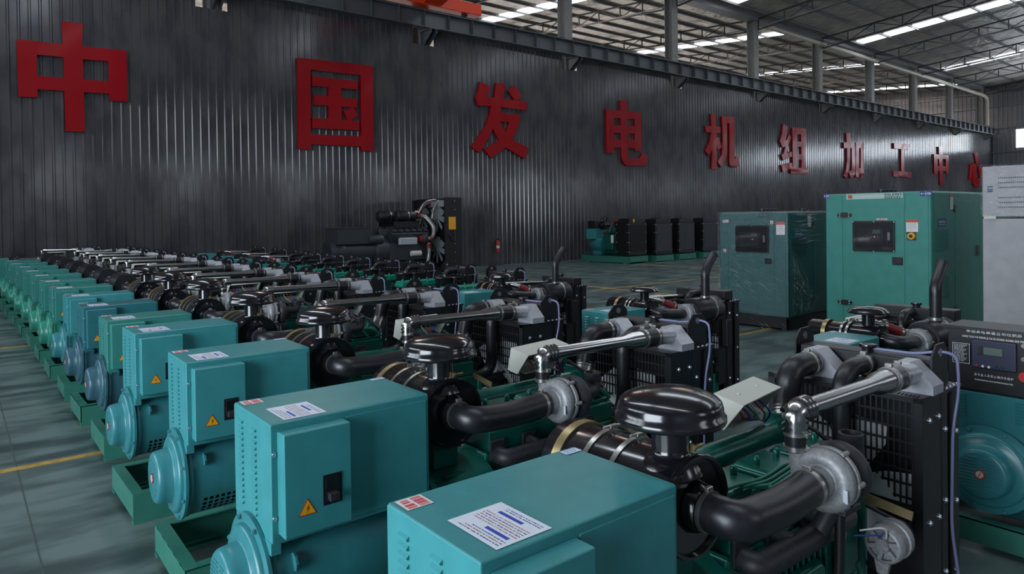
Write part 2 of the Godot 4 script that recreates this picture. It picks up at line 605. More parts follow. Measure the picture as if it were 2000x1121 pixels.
	tag(gt, "grey box gutter running along the column tops between two roofs", "gutter")
	slab(gt, "trough", V(XL, 11.95, -0.3), V(XR - 0.2, 12.2, 0.3), M.purlin)
	var dp := thing("drain_pipe", V(0, 0, -20.2))
	tag(dp, "cream plastic rain pipe below the roof gutter with a bend downwards", "pipe")
	part(dp, "pipe", MB.new().tube(bend([V(34, 11.7, 0.12), V(66.8, 11.35, 0.12), V(67.6, 11.2, 0.12), V(67.6, 8.9, 0.12)], 0.5), 0.13, 14).done(), M.pvc)
	# open web roof trusses
	for nn in range(0, 10):
		var x := X0 + BAY * nn + 0.55
		if x > XR: break
		for far in [false, true]:
			if far and nn < 2: continue
			var t := thing("roof_truss", V(x, 0, 0))
			tag(t, "dark open-web roof truss of the %s bay, %s from the far end wall" % ["neighbouring" if far else "generator", ORD[9 - nn]], "truss", "trusses of the far bay" if far else "trusses of the near bay")
			var za: float = -34.0 if far else -20.2
			var zb: float = -20.8 if far else -7.0
			var sgm := 9
			var pts := []
			for k in sgm + 1:
				var z := lerpf(za, zb, float(k) / sgm)
				pts.append([V(0, roof_y(z) - 0.26, z), V(0, roof_y(z) - 0.85, z)])
			bar(t, "top_chord", pts[0][0], pts[sgm][0], 0.09, 0.07, M.truss)
			bar(t, "bottom_chord", pts[0][1], pts[sgm][1], 0.09, 0.06, M.truss)
			for k in sgm + 1:
				bar(t, "web_post", pts[k][0], pts[k][1], 0.05, 0.05, M.truss)
				if k < sgm:
					var a: Vector3 = pts[k][0] if k % 2 == 0 else pts[k][1]
					var b: Vector3 = pts[k + 1][1] if k % 2 == 0 else pts[k + 1][0]
					bar(t, "web_diagonal", a, b, 0.04, 0.04, M.truss)
			bar(t, "tie_rod", V(0, 11.6, za if not far else zb), V(0, roof_y((za + zb) / 2) - 0.9, (za + zb) / 2), 0.04, 0.04, M.purlin)
	# end walls
	var er := structure("wall_right", "grey corrugated end wall with bright windows")
	var hs := sheet_mesh(1.0, 3, 14.2, 0.03)
	for k in 54:
		var z := -47.6 + k * 1.0
		var o := part(er, "wall_sheet", hs, M.endwall)
		o.rotation.y = -PI / 2
		o.position = V(XR, 0, z)
	for y in [5.0, 6.7, 8.75, 10.6, 11.8]:
		bar(er, "girt", V(XR - 0.1, y, -47), V(XR - 0.1, y, 6), 0.09, 0.08, M.purlin)
	for z in [-26.5, -32.5, -38.5]:
		slab(er, "wind_post", V(XR - 0.4, 0, z - 0.15), V(XR - 0.1, 13.5, z + 0.15), M.column)
	for k in 5:
		var wn := structure("window_%d" % (k + 1))
		var z := -18.45 + k * 4.6
		slab(wn, "pane", V(XR - 0.12, 6.98, z), V(XR - 0.1, 8.5, z + 3.4), M.pane)
		for q in [[6.93, 6.98, 0, 3.4], [8.5, 8.55, 0, 3.4], [6.98, 8.5, -0.05, 0.0], [6.98, 8.5, 3.4, 3.45]]:
			slab(wn, "frame", V(XR - 0.16, q[0], z + q[2]), V(XR - 0.09, q[1], z + q[3]), M.purlin)
	# near end wall with the open truck door, and the side wall behind the camera
	var lw := structure("wall_left")
	slab(lw, "panel", V(XL - 0.2, 0, -48), V(XL, 14, -18.8), M.endwall)
	slab(lw, "panel", V(XL - 0.2, 0, 1.8), V(XL, 14, 6.3), M.endwall)
	slab(lw, "panel", V(XL - 0.2, 4.9, -3.8), V(XL, 14, 1.8), M.endwall)
	slab(lw, "panel", V(XL - 0.2, 0, -18.8), V(XL, 4.2, -3.8), M.endwall)
	slab(lw, "panel", V(XL - 0.2, 6.6, -18.8), V(XL, 14, -3.8), M.endwall)
	var sw := structure("wall_front")
	slab(sw, "panel", V(1.2, 0, 6.0), V(XR, 3.2, 6.2), M.endwall)
	slab(sw, "panel", V(XL, 0, 6.0), V(1.2, 12.6, 6.2), M.endwall)
	slab(sw, "panel", V(1.2, 5.6, 6.0), V(XR, 12.6, 6.2), M.endwall)
	var k := 5
	for i in 4:
		var wn := structure("window_%d" % (k + 1))
		var z := -18.8 + i * 3.75
		k += 1
		slab(wn, "pane", V(XL - 0.1, 4.2, z + 0.35), V(XL - 0.08, 6.6, z + 3.4), M.pane)
		slab(lw, "pier", V(XL - 0.2, 4.2, z), V(XL, 6.6, z + 0.35), M.endwall)
		slab(lw, "pier", V(XL - 0.2, 4.2, z + 3.4), V(XL, 6.6, z + 3.75), M.endwall)
	for i in 10:
		var x := 1.2 + i * 6.85
		k += 1
		var wn := structure("window_%d" % k)
		slab(wn, "pane", V(x + 2.4, 3.2, 6.05), V(x + 4.2, 5.6, 6.09), M.pane)
		slab(sw, "pier", V(x, 3.2, 6.0), V(x + 2.4, 5.6, 6.2), M.endwall)
		slab(sw, "pier", V(x + 4.2, 3.2, 6.0), V(minf(x + 6.85, XR), 5.6, 6.2), M.endwall)
	var bw := structure("wall_far")
	slab(bw, "panel", V(XL, 0, -48.2), V(XR + 0.4, 3.4, -48), M.endwall)
	slab(bw, "panel", V(XL, 6.6, -48.2), V(XR + 0.4, 13, -48), M.endwall)
	slab(bw, "added_glow_band", V(XL, 3.4, -48.15), V(XR + 0.4, 6.6, -48.1), M.pane)  # unseen glowing strip, added to go with the far bay fill

# red characters on the wall: strokes traced in pixels, [offset x, offset y, zoom, strokes]
func letters() -> Array:
	return [
	[20, 30, 4.672, [[468,50,663,75,655,280,662,400,668,585,672,700,683,1062,505,1058,495,690,488,570,485,380,478,262], [58,217,478,262,655,280,1060,322,1062,435,895,418,662,400,485,380,240,357,60,335], [60,330,240,352,243,552,248,673,248,747,75,740], [895,414,1062,430,1075,787,908,778,905,715,897,603], [240,552,490,572,668,585,900,603,908,715,672,700,495,688,245,673]]],
	[570, 100, 5.335, [[62,65,195,83,197,862,200,1022,66,1020], [62,65,845,155,845,262,62,178], [720,142,845,155,852,1042,725,1037], [190,862,730,887,730,992,190,968], [213,258,690,313,688,400,213,358], [230,453,685,498,682,590,232,558], [213,693,705,730,705,825,215,800], [385,350,515,365,520,730,388,715], [540,622,640,580,690,668,590,740]]],
	[910, 150, 6.593, [[180,65,312,122,275,260,365,268,390,75,507,92,478,285,785,318,780,430,455,390,445,462,430,470,400,600,350,665,290,790,180,980,72,905,180,745,255,630,300,500,325,375,155,370,120,265,160,180], [420,462,708,490,690,592,390,568], [395,560,437,568,512,712,600,815,815,915,755,1057,515,910,425,815,380,730,345,650], [562,575,690,585,665,660,600,815,515,910,325,1043,232,932,330,880,425,815,512,712], [545,180,625,108,720,240,668,303,625,295]]],
	[1170, 180, 7.009, [[288,108,392,120,400,905,405,1000,350,985,318,930,305,860], [95,230,578,285,578,375,100,345], [105,450,580,470,582,575,105,548], [105,650,580,662,582,770,105,752], [95,230,200,242,205,832,105,830], [485,275,578,285,582,810,490,805], [385,905,560,908,590,830,675,875,660,970,620,1010,380,1005,340,975]]],
	[1370, 210, 8.625, [[155,103,240,110,255,420,262,1038,168,1035,185,700,170,400], [65,305,325,328,320,433,75,413], [170,415,250,430,190,700,130,815,65,728,130,590], [250,505,300,510,342,665,280,720,255,620], [345,145,435,150,433,760,410,860,335,1005,272,915,345,800,358,500], [345,145,552,160,552,265,345,262], [470,160,552,160,560,880,585,820,645,830,632,980,590,1012,520,1000,475,970,470,900]]],
	[1515, 235, 9.743, [[140,70,240,120,190,380,210,385,255,270,300,330,240,500,215,620,240,625,305,595,310,690,145,765,110,650,150,640,190,495,130,515,80,395,120,270], [110,850,310,805,325,905,140,985], [315,140,410,150,412,905,330,900], [315,140,570,155,570,265,330,262], [485,155,570,155,575,1000,495,1000], [400,400,575,410,575,510,400,500], [400,640,575,640,575,750,400,750], [280,898,620,910,618,1022,290,1010]]],
	[1640, 250, 10.19, [[130,98,215,100,212,400,205,700,190,820,140,1000,75,945,130,830,148,650,150,390], [80,285,300,283,300,400,85,400], [240,395,308,385,310,900,280,970,225,1002,180,870,240,840,245,700], [320,280,385,285,388,980,322,975], [320,280,478,290,478,400,320,395], [415,290,478,290,480,985,418,985], [320,800,480,800,480,915,320,905]]],
	[1640, 250, 10.19, [[1080,295,1395,320,1385,430,1085,408], [1225,400,1290,405,1290,890,1225,870], [1070,850,1435,882,1425,990,1070,960]]],
	[1810, 280, 11.21, [[265,70,345,70,355,905,290,900], [160,235,240,240,240,660,165,660], [160,235,478,265,478,345,165,340], [415,340,478,340,475,665,425,660], [170,490,478,505,478,605,170,600]]],
	[1810, 280, 11.21, [[955,455,1020,455,985,800,925,790], [1020,430,1085,455,1080,830,1110,750,1165,770,1150,920,1120,945,1050,940,1010,890], [1040,215,1110,200,1125,440,1085,445], [1120,500,1190,470,1200,640,1160,760]]]]

var glyphs := []          # the same strokes, in a unit square, for small print
func build_letters() -> void:
	var names := ["a box crossed by one upright", "a square frame around inner bars", "a hand-like shape with a slanting dot", "a windowed box with a curling tail", "a tree shape beside an open frame", "a threaded shape beside a ladder frame", "a hooked blade beside a narrow box", "an upright between two bars", "a small box crossed by one long upright", "three dots around a hook"]
	var i := 0
	for L in letters():
		var o := thing("wall_character", V(0, 0, -20.06))
		tag(o, "red wall character shaped like %s" % names[i], "sign letter", "red characters across the dark wall")
		var unit := []
		var lo := Vector2(1e9, 1e9)
		var hi := -lo
		for s in L[3]:
			var poly := []
			for k in range(0, s.size(), 2):
				var p := on_z(L[0] + s[k] / L[2], L[1] + s[k + 1] / L[2], -20.06)
				poly.append(Vector2(p.x, p.y))
				lo = lo.min(poly[-1]); hi = hi.max(poly[-1])
			unit.append(poly)
		var mid := V((lo.x + hi.x) / 2, (lo.y + hi.y) / 2, 0)
		o.position += mid
		var k2 := 0
		for poly in unit:
			part(o, "stroke", MB.new().prism(poly, -mid - V(0, 0, 0.085), Vector3.RIGHT, Vector3.UP, V(0, 0, 0.085 + 0.0006 * k2)).done(), M.letter)
			k2 += 1
		part(o, "stand_off", MB.new().box(V(0, 0, -0.1), V(0.06, 0.06, 0.05)).done(), M.truss)
		var g := []
		for poly in unit:
			var u := []
			for p in poly:
				u.append((p - lo) / (hi - lo))
			g.append(u)
		glyphs.append(g)
		i += 1

func build_crane() -> void:
	var o := thing("bridge_crane", V(0, 0, -19.86))
	tag(o, "orange overhead bridge crane standing on the dark wall beam", "crane")
	part(o, "end_carriage", MB.new().bb(V(8.6, 8.86, -0.22), V(14.6, 9.26, 0.22), 0.02).done(), M.orange)
	for x in [9.2, 14.0]:
		part(o, "wheel", MB.new().cyl(V(x, 8.86, -0.06), V(x, 8.86, 0.06), 0.095, 20).done(), M.truss)
	for x in [12.1]:
		part(o, "girder", MB.new().bb(V(x, 9.26, -0.15), V(x + 0.9, 10.2, 8.0), 0.02).done(), M.orange)
		part(o, "gusset", MB.new().prism([Vector2(0.22, 8.9), Vector2(1.8, 9.26), Vector2(0.22, 9.26)], V(x + 0.1, 0, 0), V(0, 0, 1), Vector3.UP, V(0.7, 0, 0)).done(), M.orange)

# ------------------------------------------------------------------ generator parts
func bolt_mesh(pts: Array, nrm: Vector3, r := 0.009) -> ArrayMesh:
	var b := MB.new()
	for p in pts:
		b.lathe(p, nrm, [Vector2(0, r * 1.3), Vector2(r * 0.3, r * 1.3), Vector2(r * 0.3, r), Vector2(r * 0.9, r * 0.8), Vector2(r * 1.1, 0)], 8)
	return b.done()

func label_tex(w: int, h: int, bg: Color, rows: Array) -> StandardMaterial3D:
	# rows: [y0, y1, x0, x1, colour, broken]
	var im := Image.create(w, h, false, Image.FORMAT_RGB8)
	im.fill(bg)
	var r := RandomNumberGenerator.new()
	r.seed = w * 31 + h
	for q in rows:
		if q[5]:
			var x: int = q[2]
			while x < q[3]:
				var l := r.randi_range(3, 8)
				im.fill_rect(Rect2i(x, q[0], mini(l, q[3] - x), q[1] - q[0]), q[4])
				x += l + r.randi_range(1, 3)
		else:
			im.fill_rect(Rect2i(q[2], q[0], q[3] - q[2], q[1] - q[0]), q[4])
	var m := StandardMaterial3D.new()
	m.albedo_texture = ImageTexture.create_from_image(im)
	m.roughness = 0.45
	return m

func sticker(parent: Node, called: String, at: Vector3, nrm: Vector3, up: Vector3, size: Vector2, m: Material) -> MeshInstance3D:
	var q := QuadMesh.new()
	q.size = size
	var o := part(parent, called, q, m)
	var x := up.cross(nrm).normalized()
	o.transform = Transform3D(Basis(x, up, nrm), at + nrm * 0.0015)
	return o

func make_labels() -> void:
	var rows := []
	var ink := Color(0.25, 0.3, 0.5)
	for k in 3: rows.append([10 + k * 8, 13 + k * 8, 8, 110 - k * 9, Color(0.6, 0.35, 0.3) if k == 1 else ink, true])
	rows.append([36, 45, 14, 70, Color(0.15, 0.25, 0.65), false])
	for k in 5: rows.append([52 + k * 8, 55 + k * 8, 8, 118, ink if k % 2 else Color(0.65, 0.4, 0.35), true])
	rows.append([96, 105, 40, 100, Color(0.15, 0.25, 0.65), false])
	for k in 2: rows.append([112 + k * 7, 115 + k * 7, 10, 100, ink, true])
	M.sheet = label_tex(128, 132, Color(0.84, 0.87, 0.91), rows)
	M.redlab = label_tex(64, 32, Color(0.86, 0.84, 0.84), [[3, 14, 4, 30, Color(0.75, 0.15, 0.18), true], [17, 29, 4, 60, Color(0.75, 0.15, 0.18), true], [4, 13, 36, 58, Color(0.75, 0.2, 0.22), true]])
	M.bluelab = label_tex(64, 24, Color(0.8, 0.84, 0.9), [[0, 2, 0, 64, Color(0.3, 0.45, 0.75), false], [22, 24, 0, 64, Color(0.3, 0.45, 0.75), false], [7, 10, 8, 56, Color(0.4, 0.45, 0.6), true], [14, 17, 8, 50, Color(0.4, 0.45, 0.6), true]])
	M.warn = label_tex(48, 64, Color(0.86, 0.86, 0.85), [[0, 14, 0, 48, Color(0.75, 0.3, 0.18), false], [18, 20, 5, 42, Color(0.4, 0.4, 0.42), true], [25, 27, 5, 42, Color(0.4, 0.4, 0.42), true], [32, 34, 5, 42, Color(0.4, 0.4, 0.42), true], [39, 41, 5, 42, Color(0.4, 0.4, 0.42), true], [46, 48, 5, 42, Color(0.4, 0.4, 0.42), true], [54, 56, 5, 36, Color(0.6, 0.3, 0.3), true]])
	M.notes = label_tex(64, 84, Color(0.05, 0.05, 0.06), [[0, 2, 0, 64, Color(0.8, 0.8, 0.82), false], [82, 84, 0, 64, Color(0.8, 0.8, 0.82), false], [0, 84, 0, 2, Color(0.8, 0.8, 0.82), false], [0, 84, 62, 64, Color(0.8, 0.8, 0.82), false]] + range(12).map(func(k): return [6 + k * 6, 9 + k * 6, 6, 54 - (k % 3) * 6, Color(0.78, 0.78, 0.8), true]))
	M.nameplate = label_tex(48, 24, Color(0.5, 0.5, 0.5), [[4, 7, 4, 44, Color(0.15, 0.15, 0.2), true], [11, 14, 4, 40, Color(0.15, 0.15, 0.2), true], [17, 20, 4, 44, Color(0.15, 0.15, 0.2), true]])

var cache := {}
func once(key: String, f: Callable) -> Mesh:
	if not cache.has(key):
		cache[key] = f.call()
	return cache[key]

func skid(p: Node, xa: float, xb: float, hw: float, h: float, m: Material) -> void:
	for s in [-1.0, 1.0]:
		var b := MB.new()
		b.bb(V(xa, 0.012, s * hw), V(xb, h, s * (hw - 0.008)))
		b.bb(V(xa, h - 0.008, s * hw), V(xb, h, s * (hw - 0.06)))
		b.bb(V(xa, 0.0, s * (hw + 0.012)), V(xb, 0.012, s * (hw - 0.05)))
		part(p, "side_rail", b.done(), m)
	for e in [[xa, 1.0], [xb, -1.0]]:
		var b := MB.new()
		var d: float = e[1]
		b.bb(V(e[0], 0.03, -hw), V(e[0] + d * 0.008, h, hw))
		b.bb(V(e[0], h - 0.008, -hw), V(e[0] + d * 0.06, h + 0.001, hw))
		part(p, "end_beam", b.done(), m)
	for x in [lerpf(xa, xb, 0.22), lerpf(xa, xb, 0.62)]:
		part(p, "cross_member", MB.new().bb(V(x, 0.04, -hw + 0.06), V(x + 0.08, h - 0.01, hw - 0.06)).done(), m)

# alternator with its axis along x at height .515
func alternator(p: Node, k := 1.0) -> void:
	var c := V(0, 0.515, 0)
	var body := part(p, "alternator_body", once("altbody", func():
		var b := MB.new()
		b.lathe(c, Vector3.RIGHT, [Vector2(0, 0), Vector2(0, 0.206), Vector2(0.004, 0.21), Vector2(0.022, 0.21), Vector2(0.026, 0.205), Vector2(0.06, 0.205)], 48)
		b.lathe(c, Vector3.RIGHT, [Vector2(0.236, 0.205), Vector2(0.56, 0.205), Vector2(0.575, 0.195), Vector2(0.63, 0.195), Vector2(0.63, 0)], 48)
		# the perforated part of the casing: open holes in a field on each side
		var xs := [0.06]
		for q in 6: xs.append_array([0.07 + q * 0.027, 0.07 + q * 0.027 + 0.017])
		xs.append(0.236)
		var an := [deg_to_rad(22.0)]
		for q in 4: an.append_array([deg_to_rad(25.0 + q * 8.6), deg_to_rad(25.0 + q * 8.6 + 5.0)])
		an.append(deg_to_rad(60.0))
		b.patch(c, 0.205, 0.06, 0.236, an[9], TAU + an[0])
		for u in xs.size() - 1:
			for w in an.size() - 1:
				if u % 2 == 1 and w % 2 == 1: continue
				b.patch(c, 0.205, xs[u], xs[u + 1], an[w], an[w + 1])
		return b.done()), M.alt)
	part(body, "stator_core", once("altcore", func():
		return MB.new().lathe(c, Vector3.RIGHT, [Vector2(0.03, 0), Vector2(0.03, 0.165), Vector2(0.3, 0.165), Vector2(0.3, 0)], 32).done()), M.iron)
	part(body, "lifting_eye", once("alteye", func():
		var b := MB.new()
		var an := deg_to_rad(28.0)
		var d := V(0, sin(an), cos(an))
		b.prism([Vector2(-0.012, -0.005), Vector2(0.012, -0.005), Vector2(0.014, 0.018), Vector2(0.006, 0.03), Vector2(-0.006, 0.03), Vector2(-0.014, 0.018)], c + V(0.07, 0, 0) + d * 0.205, d.cross(Vector3.RIGHT) * 2.2, d * 1.1, V(0.008, 0, 0))
		return b.done()), M.alt)
	for x in [0.34, 0.5]:
		part(body, "foot", once("altfoot", func():
			return MB.new().bb(V(0, 0.165, -0.13), V(0.09, 0.40, 0.13), 0.008).done()), M.alt).position.x = x
	var cov := part(p, "end_cover", once("altcover", func():
		return MB.new().lathe(c, Vector3.RIGHT, [Vector2(-0.115, 0), Vector2(-0.115, 0.104), Vector2(-0.112, 0.114), Vector2(-0.103, 0.122), Vector2(-0.085, 0.126), Vector2(-0.048, 0.13), Vector2(-0.042, 0.136), Vector2(-0.04, 0.168), Vector2(-0.036, 0.179), Vector2(-0.028, 0.184), Vector2(-0.018, 0.186), Vector2(-0.016, 0.2), Vector2(-0.015, 0.219), Vector2(-0.002, 0.219), Vector2(-0.002, 0.2)], 48).done()), M.alt)
	part(cov, "slot_field", once("altslots", func():
		var b := MB.new()
		for i in 11:
			var y := -0.08 + i * 0.016
			var w := sqrt(0.096 * 0.096 - y * y)
			for s in [-1.0, 1.0]:
				b.box(c + V(-0.1155, y, s * (w + 0.012) * 0.5), V(0.005, 0.006, maxf(w - 0.012, 0.006)), 0.0015)
		return b.done()), M.alt)
	part(cov, "round_sticker", once("altdot", func():
		return MB.new().lathe(c + V(-0.1195, 0, 0), Vector3.RIGHT, [Vector2(0, 0), Vector2(0, 0.024), Vector2(0.003, 0.024)], 20).done()), M.red)
	part(cov, "sticker_face", once("altdot2", func():
		var b := MB.new()
		b.lathe(c + V(-0.1203, 0, 0), Vector3.RIGHT, [Vector2(0, 0), Vector2(0, 0.017), Vector2(0.001, 0.017)], 20)
		return b.done()), M.cream)
	part(cov, "arrow_mark", once("altdot3", func():
		return MB.new().box(c + V(-0.1207, 0, 0), V(0.001, 0.026, 0.004), 0.0, Basis(Vector3.RIGHT, 0.4)).done()), M.red)
	part(cov, "cover_bolts", once("altbolts", func():
		var pts := []
		for i in 8:
			var an := TAU * (i + 0.5) / 8
			pts.append(c + V(-0.022, sin(an) * 0.205, cos(an) * 0.205))
		return bolt_mesh(pts, Vector3.LEFT, 0.008)), M.alt).set_meta("kind", "stuff")
	for o in [body, cov]:
		o.scale = Vector3.ONE * k

func louvres(p: Node, at: Vector3, count: int, pitch: float, w: float, m: Material) -> void:
	part(p, "louvre_column", once("louv%d_%f_%f" % [count, pitch, w], func():
		var b := MB.new()
		for i in count:
			var y := -i * pitch
			b.prism([Vector2(0, 0.0), Vector2(0.005, 0.0005), Vector2(0.0085, pitch * 0.14), Vector2(0.0085, pitch * 0.26), Vector2(0, pitch * 0.62)], V(0, y, -w / 2), Vector3.LEFT, Vector3.UP, V(0, 0, w))
		return b.done()), m).position = at

func terminal_box(p: Node, L: float, ya: float, yb: float, hw: float, panel: bool) -> void:
	var b := MB.new()
	b.bb(V(0, ya, -hw), V(L, yb, hw), 0.006)
	b.bb(V(-0.002, ya - 0.03, -hw + 0.02), V(0.03, ya + 0.01, hw))
	var box := part(p, "terminal_box", b.done(), M.box)
	part(box, "saddle", MB.new().bb(V(0.07, ya - 0.13, -hw * 0.72), V(L - 0.05, ya + 0.005, hw * 0.72)).done(), M.alt)
	var n := int((yb - ya) / 0.0215) - 3
	louvres(box, V(0.0005, yb - 0.055, hw * -0.55), n, 0.0205, 0.042, M.box)
	louvres(box, V(0.0005, yb - 0.055, hw * 0.18), n, 0.0205, 0.042, M.box)
	sticker(box, "instruction_sheet", V(0.13, yb, hw * 0.42), Vector3.UP, V(-1, 0, 0), Vector2(hw * 0.95, 0.15), M.sheet)
	sticker(box, "red_label", V(0.05, yb, -hw * 0.76), Vector3.UP, V(-1, 0, 0), Vector2(hw * 0.34, 0.07), M.redlab)
	sticker(box, "blue_label", V(L - 0.035, yb, -hw + 0.03), Vector3.UP, V(0, 0, -1), Vector2(0.06, 0.035), M.bluelab)
	if panel:
		part(box, "side_cover", MB.new().bb(V(0.265, ya + 0.02, hw - 0.002), V(L - 0.015, yb - 0.022, hw + 0.0045), 0.002).done(), M.box)
		part(box, "switch_cover", MB.new().bb(V(0.022, ya + 0.035, hw - 0.002), V(0.256, yb - 0.025, hw + 0.062), 0.005).done(), M.box)
		part(box, "breaker_frame", MB.new().bb(V(0.152, ya + 0.115, hw + 0.05), V(0.218, ya + 0.215, hw + 0.0645)).done(), M.black)
		part(box, "breaker_window", MB.new().bb(V(0.16, ya + 0.125, hw + 0.064), V(0.21, ya + 0.207, hw + 0.067), 0.001).done(), M.gloss)
		part(box, "breaker_handle", MB.new().bb(V(0.165, ya + 0.13, hw + 0.064), V(0.2, ya + 0.158, hw + 0.09), 0.003).done(), M.iron)
		var tc := V(0.098, ya + 0.118, hw + 0.062)
		var tri3 := func(r: float): return [Vector2(-0.87 * r, -0.5 * r), Vector2(0.87 * r, -0.5 * r), Vector2(0, r)]
		part(box, "warning_triangle", MB.new().prism(tri3.call(0.037), tc, Vector3.RIGHT, Vector3.UP, V(0, 0, 0.0008)).done(), M.markred)
		part(box, "warning_face", MB.new().prism(tri3.call(0.031), tc, Vector3.RIGHT, Vector3.UP, V(0, 0, 0.0014)).done(), M.yellow)
		part(box, "lightning_mark", MB.new().prism([Vector2(0.004, 0.017), Vector2(-0.006, 0.002), Vector2(0.0, 0.003), Vector2(-0.004, -0.011), Vector2(0.006, 0.006), Vector2(0.0005, 0.005)], tc, Vector3.RIGHT, Vector3.UP, V(0, 0, 0.002)).done(), M.markred)
		for y in [ya + 0.3, ya + 0.09]:
			part(box, "screw", bolt_mesh([V(0.011, y, hw - 0.001)], V(0, 0, 1), 0.007), M.bolt)

func engine(p: Node, s := Vector3.ONE) -> Array:
	var out := []
	var c := V(0, 0.515, 0)
	out.append(part(p, "flywheel_housing", once("bell", func():
		var b := MB.new()
		b.lathe(c, Vector3.RIGHT, [Vector2(0.60, 0), Vector2(0.60, 0.2), Vector2(0.64, 0.21), Vector2(0.64, 0.235), Vector2(0.665, 0.235), Vector2(0.665, 0.215), Vector2(0.72, 0.22), Vector2(0.85, 0.245), Vector2(0.93, 0.245), Vector2(0.93, 0)], 36)
		for i in 12:
			var an := TAU * i / 12
			b.box(c + V(0.78, sin(an) * 0.232, cos(an) * 0.232), V(0.13, 0.012, 0.012), 0.002)
		return b.done()), M.engine))
	var bl := part(p, "engine_block", once("block", func():
		var b := MB.new()
		b.bb(V(0.92, 0.37, -0.115), V(1.73, 0.76, 0.115), 0.015)
		b.bb(V(0.92, 0.34, -0.14), V(1.73, 0.5, 0.14), 0.02)
		b.bb(V(1.72, 0.40, -0.13), V(1.775, 0.74, 0.13), 0.02)
		for i in 14:
			b.box(V(1.0 + i * 0.035, 0.60, 0.122), V(0.008, 0.13, 0.02), 0.003)
		for i in 7:
			b.box(V(0.97 + i * 0.115, 0.43, 0.146), V(0.018, 0.16, 0.014), 0.004)
		b.bb(V(1.18, 0.53, 0.11), V(1.40, 0.63, 0.165), 0.02)
		b.bb(V(1.52, 0.5, 0.11), V(1.66, 0.7, 0.15), 0.02)
		for i in 5:
			b.cyl(V(1.0 + i * 0.16, 0.53, 0.14), V(1.0 + i * 0.16, 0.53, 0.155), 0.012, 8)
		return b.done()), M.engine)
	out.append(bl)
	part(bl, "oil_pan", once("pan", func():
		return MB.new().bb(V(0.95, 0.19, -0.13), V(1.68, 0.35, 0.13), 0.03).done()), M.black)
	part(bl, "engine_mount", once("mount", func():
		var b := MB.new()
		for s2 in [-1.0, 1.0]:
			b.bb(V(1.62, 0.16, s2 * 0.14), V(1.70, 0.42, s2 * 0.25), 0.01)
			b.bb(V(0.8, 0.16, s2 * 0.16), V(0.88, 0.42, s2 * 0.26), 0.01)
		return b.done()), M.engine)
	out.append(part(p, "cylinder_head", once("head", func():
		return MB.new().bb(V(0.95, 0.755, -0.13), V(1.71, 0.845, 0.105), 0.01).done()), M.engine))
	for i in 3:
		var vc := part(p, "valve_cover", once("vc", func():
			var b := MB.new()
			b.bb(V(0, 0.845, -0.1), V(0.24, 0.862, 0.085), 0.004)
			b.bb(V(0.012, 0.855, -0.088), V(0.228, 0.925, 0.073), 0.022)
			return b.done()), M.engine)
		vc.position.x = (0.955 + i * 0.252) * s.x
		out.append(vc)
		for x in [0.06, 0.18]:
			part(vc, "cap_nut", once("vcnut", func():
				return MB.new().lathe(V(0, 0.92, -0.005), Vector3.UP, [Vector2(0, 0.012), Vector2(0.025, 0.012), Vector2(0.034, 0.006), Vector2(0.036, 0)], 8).done()), M.engine).position.x = x
	out.append(part(p, "exhaust_manifold", once("manifold", func():
		var b := MB.new()
		b.tube(bend([V(0.985, 0.75, 0.1), V(0.985, 0.745, 0.175), V(1.25, 0.755, 0.19), V(1.52, 0.745, 0.175), V(1.52, 0.75, 0.1)], 0.06), 0.037, 14)
		for x in [1.16, 1.36]:
			b.tube([V(x, 0.775, 0.1), V(x, 0.765, 0.18)], 0.026, 10)
		for x in [0.985, 1.16, 1.36, 1.52]:
			b.box(V(x, 0.77, 0.115), V(0.08, 0.085, 0.016), 0.006)
		b.tube([V(1.28, 0.755, 0.19), V(1.30, 0.83, 0.22), V(1.30, 0.90, 0.25)], 0.03, 10)
		b.box(V(1.30, 0.86, 0.25), V(0.1, 0.02, 0.09), 0.004)
		return b.done()), M.iron))
	for o in out:
		o.scale = s
	return out

func clamp_ring(p: Node, c: Vector3, axis: Vector3, r: float) -> void:
	var b := MB.new()
	b.lathe(c - axis * 0.007, axis, [Vector2(0, r), Vector2(0, r + 0.003), Vector2(0.014, r + 0.003), Vector2(0.014, r)], 24)
	var up := Vector3.UP if absf(axis.y) < 0.9 else V(0, 0, 1)
	b.box(c + up * (r + 0.008), V(0.014, 0.014, 0.026) if absf(axis.x) > 0.7 else V(0.026, 0.014, 0.014), 0.003)
	part(p, "hose_clamp", b.done(), M.steel)

func bellows(path: Array, r: float, amp: float, waves: int) -> ArrayMesh:
	var dense := []
	var m := waves * 6
	var len := 0.0
	var acc := [0.0]
	for i in range(1, path.size()):
		len += path[i].distance_to(path[i - 1])
		acc.append(len)
	var rad := []
	for k in m + 1:
		var t := len * k / m
		var i := 1
		while i < path.size() - 1 and acc[i] < t: i += 1
		var w: float = (t - acc[i - 1]) / maxf(acc[i] - acc[i - 1], 1e-6)
		dense.append(path[i - 1].lerp(path[i], w))
		rad.append(r + amp * cos(TAU * waves * k / m))
	return MB.new().tube(dense, rad, 20).done()

